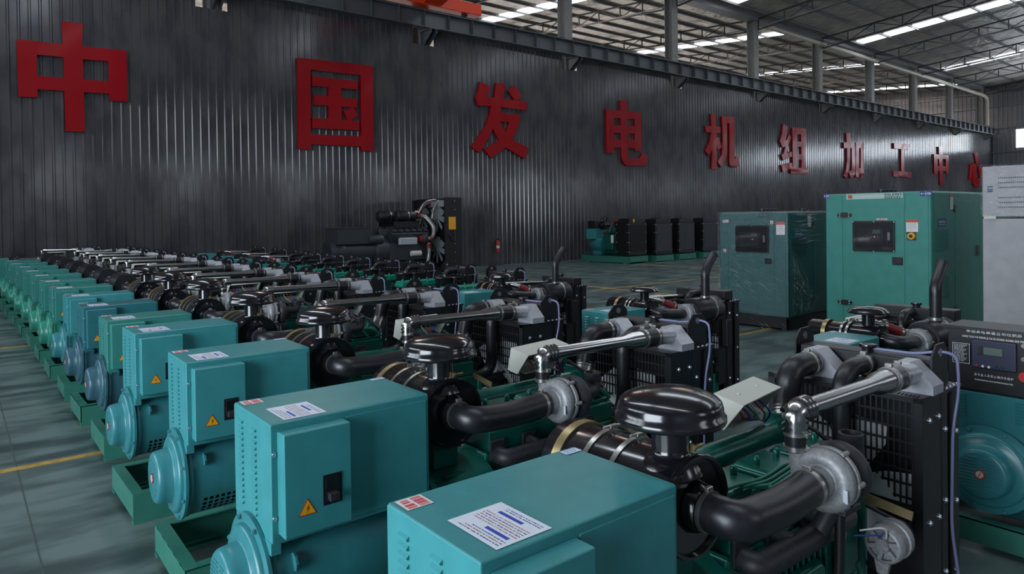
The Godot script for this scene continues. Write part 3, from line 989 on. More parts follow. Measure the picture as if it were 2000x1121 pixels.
func turbo(p: Node, c: Vector3, k: float, elbow: bool) -> void:
	var t := part(p, "turbocharger", once("turbo", func():
		var b := MB.new()
		b.tube(ring(V(0.03, 0, 0), Vector3.RIGHT, 0.072, 28), 0.031, 14, false, true)
		b.lathe(Vector3.ZERO, Vector3.RIGHT, [Vector2(-0.055, 0.0), Vector2(-0.055, 0.05), Vector2(0.0, 0.052), Vector2(0.01, 0.07), Vector2(0.055, 0.085), Vector2(0.062, 0.1), Vector2(0.075, 0.1), Vector2(0.075, 0.0)], 32)
		b.tube([V(0.03, -0.02, -0.074), V(0.03, 0.03, -0.08), V(0.025, 0.085, -0.083)], [0.03, 0.031, 0.032], 16)
		for i in 6:
			var an := TAU * i / 6
			b.cyl(V(0.05, sin(an) * 0.098, cos(an) * 0.098), V(0.09, sin(an) * 0.098, cos(an) * 0.098), 0.009, 8)
		return b.done()), M.cast)
	t.position = c
	t.scale = Vector3.ONE * k
	part(t, "turbine_housing", once("turbine", func():
		var b := MB.new()
		b.tube(ring(V(0.135, 0, 0), Vector3.RIGHT, 0.062, 28), 0.042, 14, false, true)
		b.lathe(Vector3.ZERO, Vector3.RIGHT, [Vector2(0.07, 0), Vector2(0.07, 0.06), Vector2(0.1, 0.08), Vector2(0.17, 0.075), Vector2(0.19, 0.045), Vector2(0.19, 0)], 28)
		return b.done()), M.iron)
	if elbow:
		part(t, "exhaust_outlet", once("texh", func():
			var b := MB.new()
			b.tube(bend([V(0.17, 0, 0), V(0.305, 0.0, -0.03), V(0.305, 0.075, -0.04)], 0.07), 0.037, 18, false)
			b.lathe(V(0.305, 0.047, -0.04), Vector3.UP, [Vector2(0, 0.037), Vector2(0.0, 0.041), Vector2(0.038, 0.042), Vector2(0.04, 0.038), Vector2(0.04, 0.034), Vector2(0.0, 0.032), Vector2(0.0, 0)], 24)
			return b.done()), M.iron)
	part(t, "maker_plate", once("tplate", func():
		return MB.new().box(V(-0.002, -0.02, 0.085), V(0.004, 0.04, 0.018), 0.0, Basis(Vector3.UP, -0.5)).done()), M.paper)

func radiator(p: Node, x: float, za: float, zb: float, yt: float, th: float, ears: bool) -> void:
	# x: front of the core, yt: top of the core, th: height of the header tank
	var r := part(p, "radiator", MB.new().bb(V(x, 0.2, za + 0.02), V(x + 0.1, yt, zb - 0.02)).done(), M.core)
	var b := MB.new()
	for z in [za, zb - 0.035]:
		b.bb(V(x - 0.02, 0.17, z), V(x + 0.03, yt, z + 0.035))
		b.bb(V(x + 0.085, 0.17, z), V(x + 0.15, yt, z + 0.035))
		b.bb(V(x - 0.02, 0.17, z + 0.012), V(x + 0.15, yt, z + 0.02))
	b.bb(V(x - 0.02, 0.17, za), V(x + 0.15, 0.24, zb))
	part(r, "side_frame", b.done(), M.black)
	var cf := MB.new()
	for i in int((zb - za - 0.1) / 0.012):
		cf.bb(V(x + 0.1, 0.26, za + 0.05 + i * 0.012), V(x + 0.106, yt - 0.02, za + 0.053 + i * 0.012))
	part(r, "core_fins", cf.done(), M.core)
	var t := MB.new()
	t.bb(V(x + 0.005, yt - 0.002, za + 0.035), V(x + 0.13, yt + th, zb - 0.045), 0.008)
	t.bb(V(x - 0.02, yt - 0.012, za - 0.01), V(x + 0.155, yt, zb + 0.01))
	part(r, "header_tank", t.done(), M.black)
	part(r, "filler_neck", MB.new().lathe(V(x + 0.06, yt + th - 0.003, lerpf(za, zb, 0.5)), Vector3.UP, [Vector2(0, 0.024), Vector2(0.018, 0.024), Vector2(0.018, 0.034), Vector2(0.026, 0.036), Vector2(0.032, 0.034), Vector2(0.034, 0.0)], 20).done(), M.gloss)
	var pts := []
	for y in [0.34, 0.62, 0.9]:
		pts.append(V(x + 0.005, y, zb)); pts.append(V(x + 0.118, y - 0.03, zb))
	for q in pts:
		part(r, "frame_bolt", once("fbolt", func(): return bolt_mesh([Vector3.ZERO], V(0, 0, 1), 0.0095)), M.bolt).position = q
	pts = []
	for i in 7:
		pts.append(V(x - 0.01, yt, lerpf(za, zb, (i + 0.5) / 7)))
	for i in 4:
		pts.append(V(x + 0.02 + i * 0.036, yt, zb + 0.001))
	for q in pts:
		part(r, "tank_bolt", once("tbolt", func(): return bolt_mesh([Vector3.ZERO], Vector3.UP, 0.007)), M.bolt).position = q
	if ears:
		for z in [za + 0.02, zb - 0.045]:
			part(r, "lifting_ear", once("ear%f" % th, func():
				var poly := [Vector2(0, 0), Vector2(0.16, 0), Vector2(0.16, th + 0.03), Vector2(0.125, th + 0.065), Vector2(0.045, th + 0.065), Vector2(0, th + 0.02)]
				var mb := MB.new().prism(poly, Vector3.ZERO, Vector3.RIGHT, Vector3.UP, V(0, 0, 0.008))
				return mb.done()), M.black).position = V(x - 0.012, yt, z)
			part(r, "ear_hole", once("earhole", func():
				return MB.new().lathe(Vector3.ZERO, V(0, 0, 1), [Vector2(-0.0005, 0), Vector2(-0.0005, 0.017), Vector2(0.0095, 0.017), Vector2(0.0095, 0)], 16).done()), M.steel).position = V(x + 0.07, yt + th + 0.03, z)
		part(r, "overflow_tube", MB.new().tube(bend([V(x + 0.06, yt + th + 0.012, lerpf(za, zb, 0.52)), V(x + 0.075, yt + th + 0.01, lerpf(za, zb, 0.8)), V(x + 0.08, yt + th + 0.035, zb - 0.04), V(x + 0.1, yt + th + 0.02, zb + 0.012), V(x + 0.105, yt - 0.02, zb + 0.018), V(x + 0.075, yt - 0.16, zb + 0.004), V(x + 0.06, 0.5, zb + 0.002), V(x + 0.1, 0.3, zb + 0.012)], 0.07), 0.006, 10).done(), M.vinyl)

func fan(p: Node, c: Vector3, r: float) -> void:
	var f := part(p, "cooling_fan", once("fanhub%f" % r, func():
		return MB.new().lathe(Vector3.ZERO, Vector3.RIGHT, [Vector2(-0.05, 0), Vector2(-0.05, 0.05), Vector2(0.0, 0.055), Vector2(0.0, 0.07), Vector2(0.03, 0.07), Vector2(0.03, 0)], 24).done()), M.black)
	f.position = c
	for i in 6:
		var bl := part(f, "fan_blade", once("fanblade%f" % r, func():
			return MB.new().prism([Vector2(-0.035, 0.05), Vector2(0.035, 0.05), Vector2(0.085, r * 0.75), Vector2(0.07, r), Vector2(-0.05, r), Vector2(-0.06, r * 0.6)], Vector3.ZERO, V(0.35, 0, 0.94), Vector3.UP, V(0.003, 0, -0.001)).done()), M.white)
		bl.rotation.x = TAU * i / 6 + 0.3

func air_filter(p: Node, capped: bool) -> void:
	var c := V(0.75, 0.972, 0)
	if capped:
		var f := part(p, "air_filter", once("filtc", func():
			return MB.new().lathe(c, V(0, 0, 1), [Vector2(-0.37, 0), Vector2(-0.37, 0.1), Vector2(-0.36, 0.122), Vector2(-0.345, 0.131), Vector2(0.12, 0.131), Vector2(0.124, 0.137), Vector2(0.135, 0.139), Vector2(0.142, 0.136), Vector2(0.142, 0.128), Vector2(0.13, 0.124), Vector2(0.13, 0.07), Vector2(0.15, 0.064), Vector2(0.165, 0.056), Vector2(0.165, 0)], 40).done()), M.gloss)
		part(f, "neck_saddle", once("filtsad", func():
			return MB.new().lathe(V(0.742, 1.05, 0.058), Vector3.UP, [Vector2(0, 0.088), Vector2(0.03, 0.078), Vector2(0.045, 0.062), Vector2(0.052, 0.053), Vector2(0.065, 0.051), Vector2(0.145, 0.051)], 32).done()), M.gloss)
		part(f, "rain_cap", once("filtcap", func():
			return MB.new().lathe(V(0.742, 0.022, 0.058), Vector3.UP, [Vector2(1.168, 0.05), Vector2(1.166, 0.138), Vector2(1.168, 0.147), Vector2(1.174, 0.15), Vector2(1.186, 0.15), Vector2(1.192, 0.143), Vector2(1.21, 0.1415), Vector2(1.222, 0.138), Vector2(1.232, 0.127), Vector2(1.242, 0.104), Vector2(1.25, 0.066), Vector2(1.254, 0.03), Vector2(1.255, 0)], 48).done()), M.gloss)
		part(f, "mounting_strap", once("filtstrap", func():
			return MB.new().lathe(c + V(0, 0, -0.305), V(0, 0, 1), [Vector2(0, 0.131), Vector2(0, 0.1355), Vector2(0.032, 0.1355), Vector2(0.032, 0.131)], 40).done()), M.brass)
		for z in [-0.19, -0.085]:
			part(f, "steel_band", once("filtband", func():
				var b := MB.new()
				b.lathe(c, V(0, 0, 1), [Vector2(0, 0.131), Vector2(0, 0.134), Vector2(0.018, 0.134), Vector2(0.018, 0.131)], 40)
				b.box(c + V(0.02, 0.14, 0.009), V(0.03, 0.012, 0.014), 0.003)
				b.cyl(c + V(-0.02, 0.143, 0.009), c + V(0.05, 0.139, 0.009), 0.0045, 8)
				return b.done()), M.steel).position.z = z
		part(f, "neck_bolt", once("filtnb", func():
			var b := MB.new()
			b.cyl(V(0.772, 1.118, 0.11), V(0.815, 1.118, 0.11), 0.0055, 8)
			b.cyl(V(0.768, 1.118, 0.11), V(0.778, 1.118, 0.11), 0.0105, 6)
			return b.done()), M.brass)
	else:
		c.y += 0.03
		var f := part(p, "air_filter", once("filtp", func():
			return MB.new().lathe(c, V(0, 0, 1), [Vector2(-0.30, 0), Vector2(-0.30, 0.1), Vector2(-0.285, 0.128), Vector2(-0.1, 0.132), Vector2(-0.09, 0.138), Vector2(-0.075, 0.132), Vector2(0.12, 0.132), Vector2(0.14, 0.126), Vector2(0.14, 0.06), Vector2(0.165, 0.056), Vector2(0.165, 0)], 36).done()), M.rubber)
		for z in [-0.2, 0.0]:
			part(f, "filter_band", once("filtpb", func():
				return MB.new().lathe(c, V(0, 0, 1), [Vector2(0, 0.132), Vector2(0, 0.135), Vector2(0.02, 0.135), Vector2(0.02, 0.132)], 32).done()), M.iron).position.z = z

# the six cylinder generator set of the aisle row; origin at the end of the terminal box
func build_type_a() -> Node3D:
	var p := thing("diesel_generator", Vector3.ZERO)
	skid(p, -0.05, 2.5, 0.32, 0.17, M.skid)
	alternator(p)
	terminal_box(p, 0.605, 0.685, 1.085, 0.187, true)
	engine(p)
	air_filter(p, true)
	part(p, "filter_bracket", MB.new().bb(V(0.69, 0.74, -0.3), V(0.81, 0.85, -0.22), 0.005).done(), M.engine)
	part(p, "filter_bracket", MB.new().bb(V(0.69, 0.74, 0.02), V(0.81, 0.85, 0.08), 0.005).done(), M.engine)
	var hose := part(p, "intake_hose", MB.new().tube(bend([V(0.75, 0.972, 0.15), V(0.752, 0.968, 0.262), V(0.95, 0.955, 0.262), V(1.14, 0.962, 0.25)], 0.13, 8), 0.0515, 24).done(), M.rubber)
	clamp_ring(hose, V(0.75, 0.972, 0.175), V(0, 0, 1), 0.0515)
	clamp_ring(hose, V(1.115, 0.961, 0.251), Vector3.RIGHT, 0.0515)
	turbo(p, V(1.18, 0.962, 0.25), 0.92, true)
	# charge air line
	var sl := part(p, "rubber_sleeve", MB.new().cyl(V(1.2, 1.03, 0.167), V(1.2, 1.095, 0.167), 0.031, 20).done(), M.rubber)
	clamp_ring(sl, V(1.2, 1.04, 0.167), Vector3.UP, 0.031)
	clamp_ring(sl, V(1.2, 1.085, 0.167), Vector3.UP, 0.031)
	part(p, "bellows_elbow", bellows(bend([V(1.2, 1.09, 0.167), V(1.2, 1.148, 0.167), V(1.27, 1.148, 0.167)], 0.05, 8), 0.0345, 0.005, 6), M.chrome)
	part(p, "charge_air_pipe", MB.new().tube([V(1.25, 1.148, 0.167), V(1.72, 1.14, 0.16), V(1.725, 1.14, 0.16), V(1.775, 1.139, 0.16), V(1.78, 1.139, 0.16), V(1.88, 1.138, 0.16)], [0.0275, 0.0275, 0.029, 0.041, 0.041, 0.041], 28).done(), M.chrome)
	var cp := part(p, "rubber_coupling", MB.new().tube([V(1.85, 1.138, 0.16), V(1.985, 1.13, 0.15)], 0.046, 28).done(), M.rubber)
	clamp_ring(cp, V(1.87, 1.137, 0.16), Vector3.RIGHT, 0.046)
	clamp_ring(cp, V(1.97, 1.131, 0.151), Vector3.RIGHT, 0.046)
	# charge air cooler tanks
	for q in [[0.145, 1.12, 0.07], [-0.24, 1.105, -0.3]]:
		var z0: float = q[2]
		var b := MB.new()
		b.prism([Vector2(z0, 1.05), Vector2(z0, 1.14), Vector2(z0 + 0.025, 1.165), Vector2(z0 + 0.07, 1.165), Vector2(z0 + 0.155, 1.085), Vector2(z0 + 0.155, 1.05)], V(2.1, 0, 0), V(0, 0, 1), Vector3.UP, V(0.1, 0, 0))
		b.tube([V(1.96, q[1] + 0.01, q[0]), V(2.11, q[1], q[0])], 0.04, 24)
		part(p, "charge_air_tank", b.done(), M.alu)
	var el := part(p, "rubber_elbow", MB.new().tube(bend([V(2.07, 1.11, -0.24), V(1.91, 1.11, -0.245), V(1.875, 0.93, -0.25)], 0.13, 10), 0.05, 24).done(), M.rubber)
	clamp_ring(el, V(2.04, 1.11, -0.24), Vector3.RIGHT, 0.05)
	part(p, "steel_bellows", bellows([V(1.88, 0.95, -0.25), V(1.83, 0.85, -0.23)], 0.05, 0.004, 9), M.steel)
	part(p, "intake_manifold_pipe", MB.new().tube(bend([V(1.0, 0.89, -0.205), V(1.78, 0.885, -0.21), V(1.83, 0.86, -0.23)], 0.03), 0.048, 20).box(V(1.75, 0.89, -0.205), V(0.014, 0.14, 0.13), 0.004).done(), M.engine)
	var rh := part(p, "radiator_hose", MB.new().tube(bend([V(2.24, 1.115, -0.07), V(2.06, 1.115, -0.07), V(1.985, 1.06, -0.07), V(1.97, 0.72, -0.06), V(1.8, 0.68, -0.05)], 0.11, 8), 0.038, 20).done(), M.rubber)
	clamp_ring(rh, V(2.18, 1.115, -0.07), Vector3.RIGHT, 0.038)
	radiator(p, 2.22, -0.41, 0.22, 1.055, 0.1, true)
	fan(p, V(2.07, 0.64, -0.09), 0.29)
	# fan guard
	var g := part(p, "fan_guard", MB.new().bb(V(2.02, 0.30, 0.211), V(2.22, 1.05, 0.217)).done(), M.black)
	part(g, "guard_side", MB.new().bb(V(2.02, 0.30, -0.41), V(2.22, 1.05, -0.404)).done(), M.black)
	var gb := MB.new()
	for i in 27:
		var lo := 0.5 if i > 23 else 0.5 + 0.28 * sqrt(maxf(0.0, 1.0 - pow((i - 13.0) / 12.0, 2)))
		gb.bb(V(2.02, lo, -0.385 + i * 0.0216), V(2.0235, 1.04, -0.385 + i * 0.0216 + 0.007))
	for i in 11:
		var yy := 0.50 + i * 0.053
		if yy > 0.78:
			gb.bb(V(2.0195, yy, -0.4), V(2.024, yy + 0.009, 0.21))
		else:
			var hz := 0.0216 * 12.0 * sqrt(maxf(0.0, 1.0 - pow((yy - 0.5) / 0.28, 2)))
			gb.bb(V(2.0195, yy, -0.4), V(2.024, yy + 0.009, -0.104 - hz))
			gb.bb(V(2.0195, yy, -0.104 + hz), V(2.024, yy + 0.009, 0.21))
	gb.bb(V(2.019, 0.3, 0.185), V(2.024, 1.05, 0.217))
	gb.bb(V(2.019, 0.3, -0.41), V(2.024, 1.05, -0.38))
	gb.bb(V(2.019, 1.03, -0.41), V(2.024, 1.05, 0.217))
	part(g, "grille", gb.done(), M.black)
	var sl2 := MB.new()
	sl2.bb(V(2.02, 1.042, -0.41), V(2.035, 1.05, 0.217)).bb(V(2.065, 1.042, -0.41), V(2.22, 1.05, 0.217))
	sl2.bb(V(2.035, 1.042, -0.41), V(2.065, 1.05, -0.05)).bb(V(2.035, 1.042, 0.202), V(2.065, 1.05, 0.217))
	for i in 18:
		sl2.bb(V(2.035, 1.042, -0.043 + i * 0.014), V(2.065, 1.05, -0.036 + i * 0.014))
	part(g, "slotted_top", sl2.done(), M.black)
	for q in [[2.08, 0.96], [2.17, 0.96], [2.08, 0.57], [2.17, 0.57]]:
		part(g, "guard_bolt", once("gbolt", func(): return bolt_mesh([Vector3.ZERO], V(0, 0, 1), 0.0095)), M.bolt).position = V(q[0], q[1], 0.217)
	# belt drive and charging alternator
	part(p, "crank_pulley", MB.new().lathe(V(1.775, 0.0, -0.03) + V(0, 0.47, 0), Vector3.RIGHT, [Vector2(0, 0), Vector2(0, 0.09), Vector2(0.015, 0.09), Vector2(0.025, 0.08), Vector2(0.035, 0.09), Vector2(0.06, 0.09), Vector2(0.06, 0)], 24).lathe(V(1.775, 0.66, -0.045), Vector3.RIGHT, [Vector2(0, 0), Vector2(0, 0.075), Vector2(0.06, 0.075), Vector2(0.06, 0.04), Vector2(0.2, 0.04), Vector2(0.2, 0)], 24).done(), M.black)
	var ca := part(p, "charging_alternator", MB.new().lathe(V(1.63, 0.63, 0.235), Vector3.RIGHT, [Vector2(0.016, 0), Vector2(0.016, 0.05), Vector2(0, 0.05), Vector2(0, 0.055), Vector2(0.006, 0.062), Vector2(0.03, 0.064), Vector2(0.032, 0.06), Vector2(0.065, 0.06), Vector2(0.067, 0.066), Vector2(0.1, 0.064), Vector2(0.108, 0.05), Vector2(0.108, 0)], 32).prism([Vector2(-0.03, -0.05), Vector2(0.02, -0.06), Vector2(0.01, -0.1), Vector2(-0.02, -0.1)], V(1.635, 0.63, 0.235), V(0, 0, 1), Vector3.UP, V(0.02, 0, 0)).done(), M.cast)
	var ch := MB.new()
	ch.lathe(V(1.63, 0.63, 0.235), Vector3.RIGHT, [Vector2(-0.007, 0), Vector2(-0.007, 0.022), Vector2(0.0, 0.024), Vector2(0.018, 0.024)], 20)
	part(ca, "bearing_cap", ch.done(), M.cast)
	for i in 6:
		var an := TAU * i / 6 + 0.3
		part(ca, "spoke", MB.new().box(V(1.638, 0.63 + sin(an) * 0.037, 0.235 + cos(an) * 0.037), V(0.016, 0.016, 0.03), 0.002, Basis(Vector3.RIGHT, -an)).done(), M.cast)
	part(ca, "pulley", MB.new().lathe(V(1.745, 0.63, 0.235), Vector3.RIGHT, [Vector2(0, 0), Vector2(0, 0.048), Vector2(0.012, 0.038), Vector2(0.026, 0.048), Vector2(0.03, 0.0)], 24).done(), M.black)
	part(ca, "white_wire", MB.new().tube(bend([V(1.628, 0.66, 0.25), V(1.58, 0.72, 0.27), V(1.5, 0.715, 0.22)], 0.05), 0.003, 6).done(), M.white)
	part(ca, "blue_wire", MB.new().tube(bend([V(1.628, 0.66, 0.23), V(1.58, 0.69, 0.26), V(1.48, 0.7, 0.21)], 0.05), 0.003, 6).done(), M.wireblue)
	part(p, "adjusting_strap", MB.new().prism([Vector2(0.08, 0.74), Vector2(0.30, 0.715), Vector2(0.305, 0.745), Vector2(0.08, 0.772)], V(1.70, 0, 0), V(0, 0, 1), Vector3.UP, V(0.006, 0, 0)).done(), M.brass)
	part(p, "drive_belt", MB.new().tube([V(1.757, 0.735, -0.04), V(1.757, 0.672, 0.25)], 0.007, 6).tube([V(1.757, 0.39, 0.0), V(1.757, 0.59, 0.265)], 0.007, 6).done(), M.black)
	# junction box with loose wires
	var jb := part(p, "junction_box", junction_mesh(), M.cream)
	jb.transform = Transform3D(Basis(Vector3.UP, 0.15) * Basis(Vector3.RIGHT, 0.22), V(1.33, 1.105, -0.21))
	part(jb, "terminal_strip", MB.new().bb(V(0.03, -0.055, 0.03), V(0.3, -0.02, 0.05)).done(), M.slate)
	var st := MB.new()
	for i in 9:
		st.cyl(V(0.045 + i * 0.03, -0.03, 0.05), V(0.045 + i * 0.03, -0.03, 0.066), 0.007, 6)
	part(jb, "terminal_studs", st.done(), M.brass)
	var wires := [M.wirered, M.wireblue, M.wiregreen, M.white, M.wirered, M.wireblue]
	for i in 6:
		var x := 0.05 + i * 0.035
		part(jb, "wire", MB.new().tube(bend([V(x, -0.03, 0.06), V(x + 0.01, -0.06, 0.1 + 0.01 * (i % 3)), V(x + 0.06, -0.09 - 0.01 * (i % 2), 0.07 + 0.008 * i), V(0.33, -0.15, 0.05 + 0.006 * i)], 0.05, 4), 0.0038, 6).done(), wires[i])
	part(p, "main_cable", MB.new().tube(bend([V(1.62, 1.02, -0.12), V(1.72, 0.93, -0.03), V(1.74, 0.88, 0.04), V(1.55, 0.87, 0.08), V(1.2, 0.90, 0.1), V(1.02, 0.9, 0.1)], 0.08, 5), 0.0085, 8).done(), M.rubber)
	for i in 4:
		var z := 0.085 + i * 0.012
		part(p, "fuel_pipe", MB.new().tube(bend([V(0.97 + i * 0.03, 0.86, z - 0.1), V(1.0 + i * 0.05, 0.94 - 0.008 * i, z - 0.02), V(1.15, 0.93 - 0.006 * i, z), V(1.35 + i * 0.09, 0.93, z - 0.03), V(1.4 + i * 0.1, 0.86, z - 0.03)], 0.06, 4), 0.006 + 0.003 * int(i == 3), 8).done(), M.wiregreen)
	part(p, "oil_drain_hose", MB.new().tube(bend([V(1.31, 0.86, 0.25), V(1.32, 0.6, 0.24), V(1.3, 0.45, 0.16)], 0.1, 5), 0.016, 10).done(), M.black)
	part(p, "fuel_filter", MB.new().lathe(V(1.05, 0.47, 0.21), Vector3.UP, [Vector2(0, 0), Vector2(0, 0.04), Vector2(0.13, 0.042), Vector2(0.135, 0.045), Vector2(0.15, 0.045), Vector2(0.15, 0)], 24).done(), M.black)
	part(p, "dipstick_tube", MB.new().tube([V(1.45, 0.5, 0.16), V(1.46, 0.7, 0.19), V(1.47, 0.78, 0.2)], 0.006, 8).done(), M.steel)
	part(p, "caution_tag", MB.new().bb(V(0.955, 0.55, 0.252), V(1.0, 0.68, 0.254)).done(), M.paper)
	return p

func junction_mesh() -> ArrayMesh:
	var b := MB.new()
	b.bb(V(0, 0, 0), V(0.34, 0.004, 0.11))
	b.bb(V(0, -0.11, -0.004), V(0.34, 0.004, 0.0))
	b.prism([Vector2(0, 0), Vector2(0.11, 0), Vector2(0.06, -0.11), Vector2(0, -0.11)], V(0, 0, 0), V(0, 0, 1), Vector3.UP, V(0.004, 0, 0))
	b.prism([Vector2(0, 0), Vector2(0.11, 0), Vector2(0.06, -0.11), Vector2(0, -0.11)], V(0.336, 0, 0), V(0, 0, 1), Vector3.UP, V(0.004, 0, 0))
	b.bb(V(0.05, -0.115, 0), V(0.3, -0.11, 0.07))
	for x in [0.09, 0.25]:
		b.cyl(V(x, 0.003, 0.05), V(x, 0.008, 0.05), 0.007, 8)
	return b.done()

# four cylinder set with a silencer on top; silencer = false gives the plain set
func build_type_b(silencer: bool) -> Node3D:
	var p := thing("compact_generator" if silencer else "bracketed_generator", Vector3.ZERO)
	skid(p, -0.04, 1.62, 0.29, 0.15, M.skid)
	alternator(p, 0.82)
	terminal_box(p, 0.42, 0.60, 1.02, 0.145, false)
	engine(p, V(0.75, 0.93, 0.9))
	var c := V(0.55, 0.985, 0)
	var f := part(p, "air_filter", MB.new().lathe(c, V(0, 0, 1), [Vector2(-0.34, 0), Vector2(-0.34, 0.065), Vector2(-0.325, 0.078), Vector2(0.09, 0.078), Vector2(0.1, 0.084), Vector2(0.112, 0.08), Vector2(0.112, 0.042), Vector2(0.13, 0.038), Vector2(0.13, 0)], 32).done(), M.gloss if silencer else M.rubber)
	if silencer:
		part(f, "rain_cap", MB.new().lathe(c + V(0.01, 0, 0.02), Vector3.UP, [Vector2(0.06, 0.036), Vector2(0.145, 0.036), Vector2(0.145, 0.1), Vector2(0.148, 0.116), Vector2(0.157, 0.118), Vector2(0.163, 0.11), Vector2(0.175, 0.1), Vector2(0.187, 0.07), Vector2(0.192, 0)], 36).done(), M.gloss)
	part(f, "mounting_strap", MB.new().lathe(c + V(0, 0, -0.235), V(0, 0, 1), [Vector2(0, 0.082), Vector2(0, 0.086), Vector2(0.026, 0.086), Vector2(0.026, 0.082)], 32).done(), M.brass)
	for z in [-0.12, -0.085]:
		part(f, "steel_band", MB.new().lathe(c + V(0, 0, z), V(0, 0, 1), [Vector2(0, 0.082), Vector2(0, 0.085), Vector2(0.014, 0.085), Vector2(0.014, 0.082)], 32).box(c + V(0.01, 0.09, z + 0.007), V(0.03, 0.012, 0.01), 0.002).done(), M.steel)
	part(p, "intake_hose", MB.new().tube(bend([V(0.55, 0.98, 0.11), V(0.56, 0.97, 0.195), V(0.86, 0.935, 0.17)], 0.1, 8), 0.04, 20).done(), M.rubber)
	turbo(p, V(0.87, 0.935, 0.17), 0.78, false)
	var rh := part(p, "red_hose", MB.new().tube(bend([V(0.775, 1.03, 0.015), V(0.81, 1.015, 0.045), V(0.87, 0.98, 0.095)], 0.06), 0.029, 18).done(), M.redhose)
	clamp_ring(rh, V(0.785, 1.026, 0.022), V(0.7, -0.2, 0.65).normalized(), 0.029)
	clamp_ring(rh, V(0.86, 0.987, 0.087), V(0.75, -0.25, 0.6).normalized(), 0.029)
	part(p, "bellows_elbow", bellows(bend([V(0.68, 1.045, -0.1), V(0.72, 1.05, -0.05), V(0.78, 1.03, 0.02)], 0.04), 0.025, 0.0035, 6), M.chrome)
	part(p, "charge_air_pipe", MB.new().tube([V(0.69, 1.045, -0.09), V(0.74, 1.045, -0.16), V(1.36, 1.01, -0.22)], 0.02, 16).done(), M.chrome)
	var jb := part(p, "junction_box", once("jmesh", func(): return junction_mesh()), M.cream)
	jb.transform = Transform3D(Basis(Vector3.RIGHT, 0.2).scaled(Vector3.ONE * 0.7), V(0.86, 1.04, -0.26))
	if silencer:
		var m := part(p, "silencer", MB.new().lathe(V(0.98, 0.945, 0.165), Vector3.RIGHT, [Vector2(-0.03, 0.03), Vector2(0, 0.034), Vector2(0.0, 0.1), Vector2(0.01, 0.106), Vector2(0.33, 0.106), Vector2(0.34, 0.1), Vector2(0.34, 0)], 36).done(), M.rubber)
		part(m, "silencer_strap", MB.new().lathe(V(1.2, 0.945, 0.165), Vector3.RIGHT, [Vector2(0, 0.106), Vector2(0, 0.109), Vector2(0.014, 0.109), Vector2(0.014, 0.106)], 36).done(), M.steel)
		var ep := part(p, "exhaust_pipe", MB.new().tube(bend([V(1.15, 1.03, 0.185), V(1.15, 1.26, 0.185), V(1.205, 1.335, 0.185), V(1.275, 1.41, 0.185)], 0.09, 8), 0.036, 22, false).done(), M.rubber)
		part(ep, "pipe_mouth", MB.new().lathe(V(1.262, 1.396, 0.185), V(0.68, 0.73, 0), [Vector2(0, 0.036), Vector2(0.02, 0.037), Vector2(0.02, 0.03), Vector2(0.0, 0.028), Vector2(0, 0)], 22).done(), M.black)
		part(ep, "pipe_clamp", MB.new().lathe(V(1.15, 1.045, 0.185), Vector3.UP, [Vector2(0, 0.036), Vector2(0, 0.042), Vector2(0.018, 0.042), Vector2(0.018, 0.036)], 22).done(), M.steel)
	radiator(p, 1.38, -0.34, 0.26, 1.0, 0.085, not silencer)
	part(p, "radiator_hose", MB.new().tube(bend([V(1.39, 1.05, -0.05), V(1.22, 1.05, -0.05), V(1.2, 0.88, -0.04)], 0.08, 8), 0.032, 18).done(), M.rubber)
	fan(p, V(1.31, 0.62, -0.04), 0.25)
	var g := part(p, "fan_guard", MB.new().bb(V(1.24, 0.98, -0.33), V(1.38, 0.988, 0.25)).bb(V(1.24, 0.3, 0.244), V(1.38, 0.988, 0.25)).done(), M.black)
	var gb := MB.new()
	for i in 22:
		gb.bb(V(1.24, 0.45, -0.32 + i * 0.026), V(1.243, 0.985, -0.312 + i * 0.026))
	for i in 9:
		gb.bb(V(1.239, 0.47 + i * 0.06, -0.33), V(1.244, 0.48 + i * 0.06, 0.25))
	part(g, "grille", gb.done(), M.black)
	part(p, "air_duct", MB.new().bb(V(1.28, 0.62, 0.25), V(1.36, 0.86, 0.31), 0.01).done(), M.black)
	return p

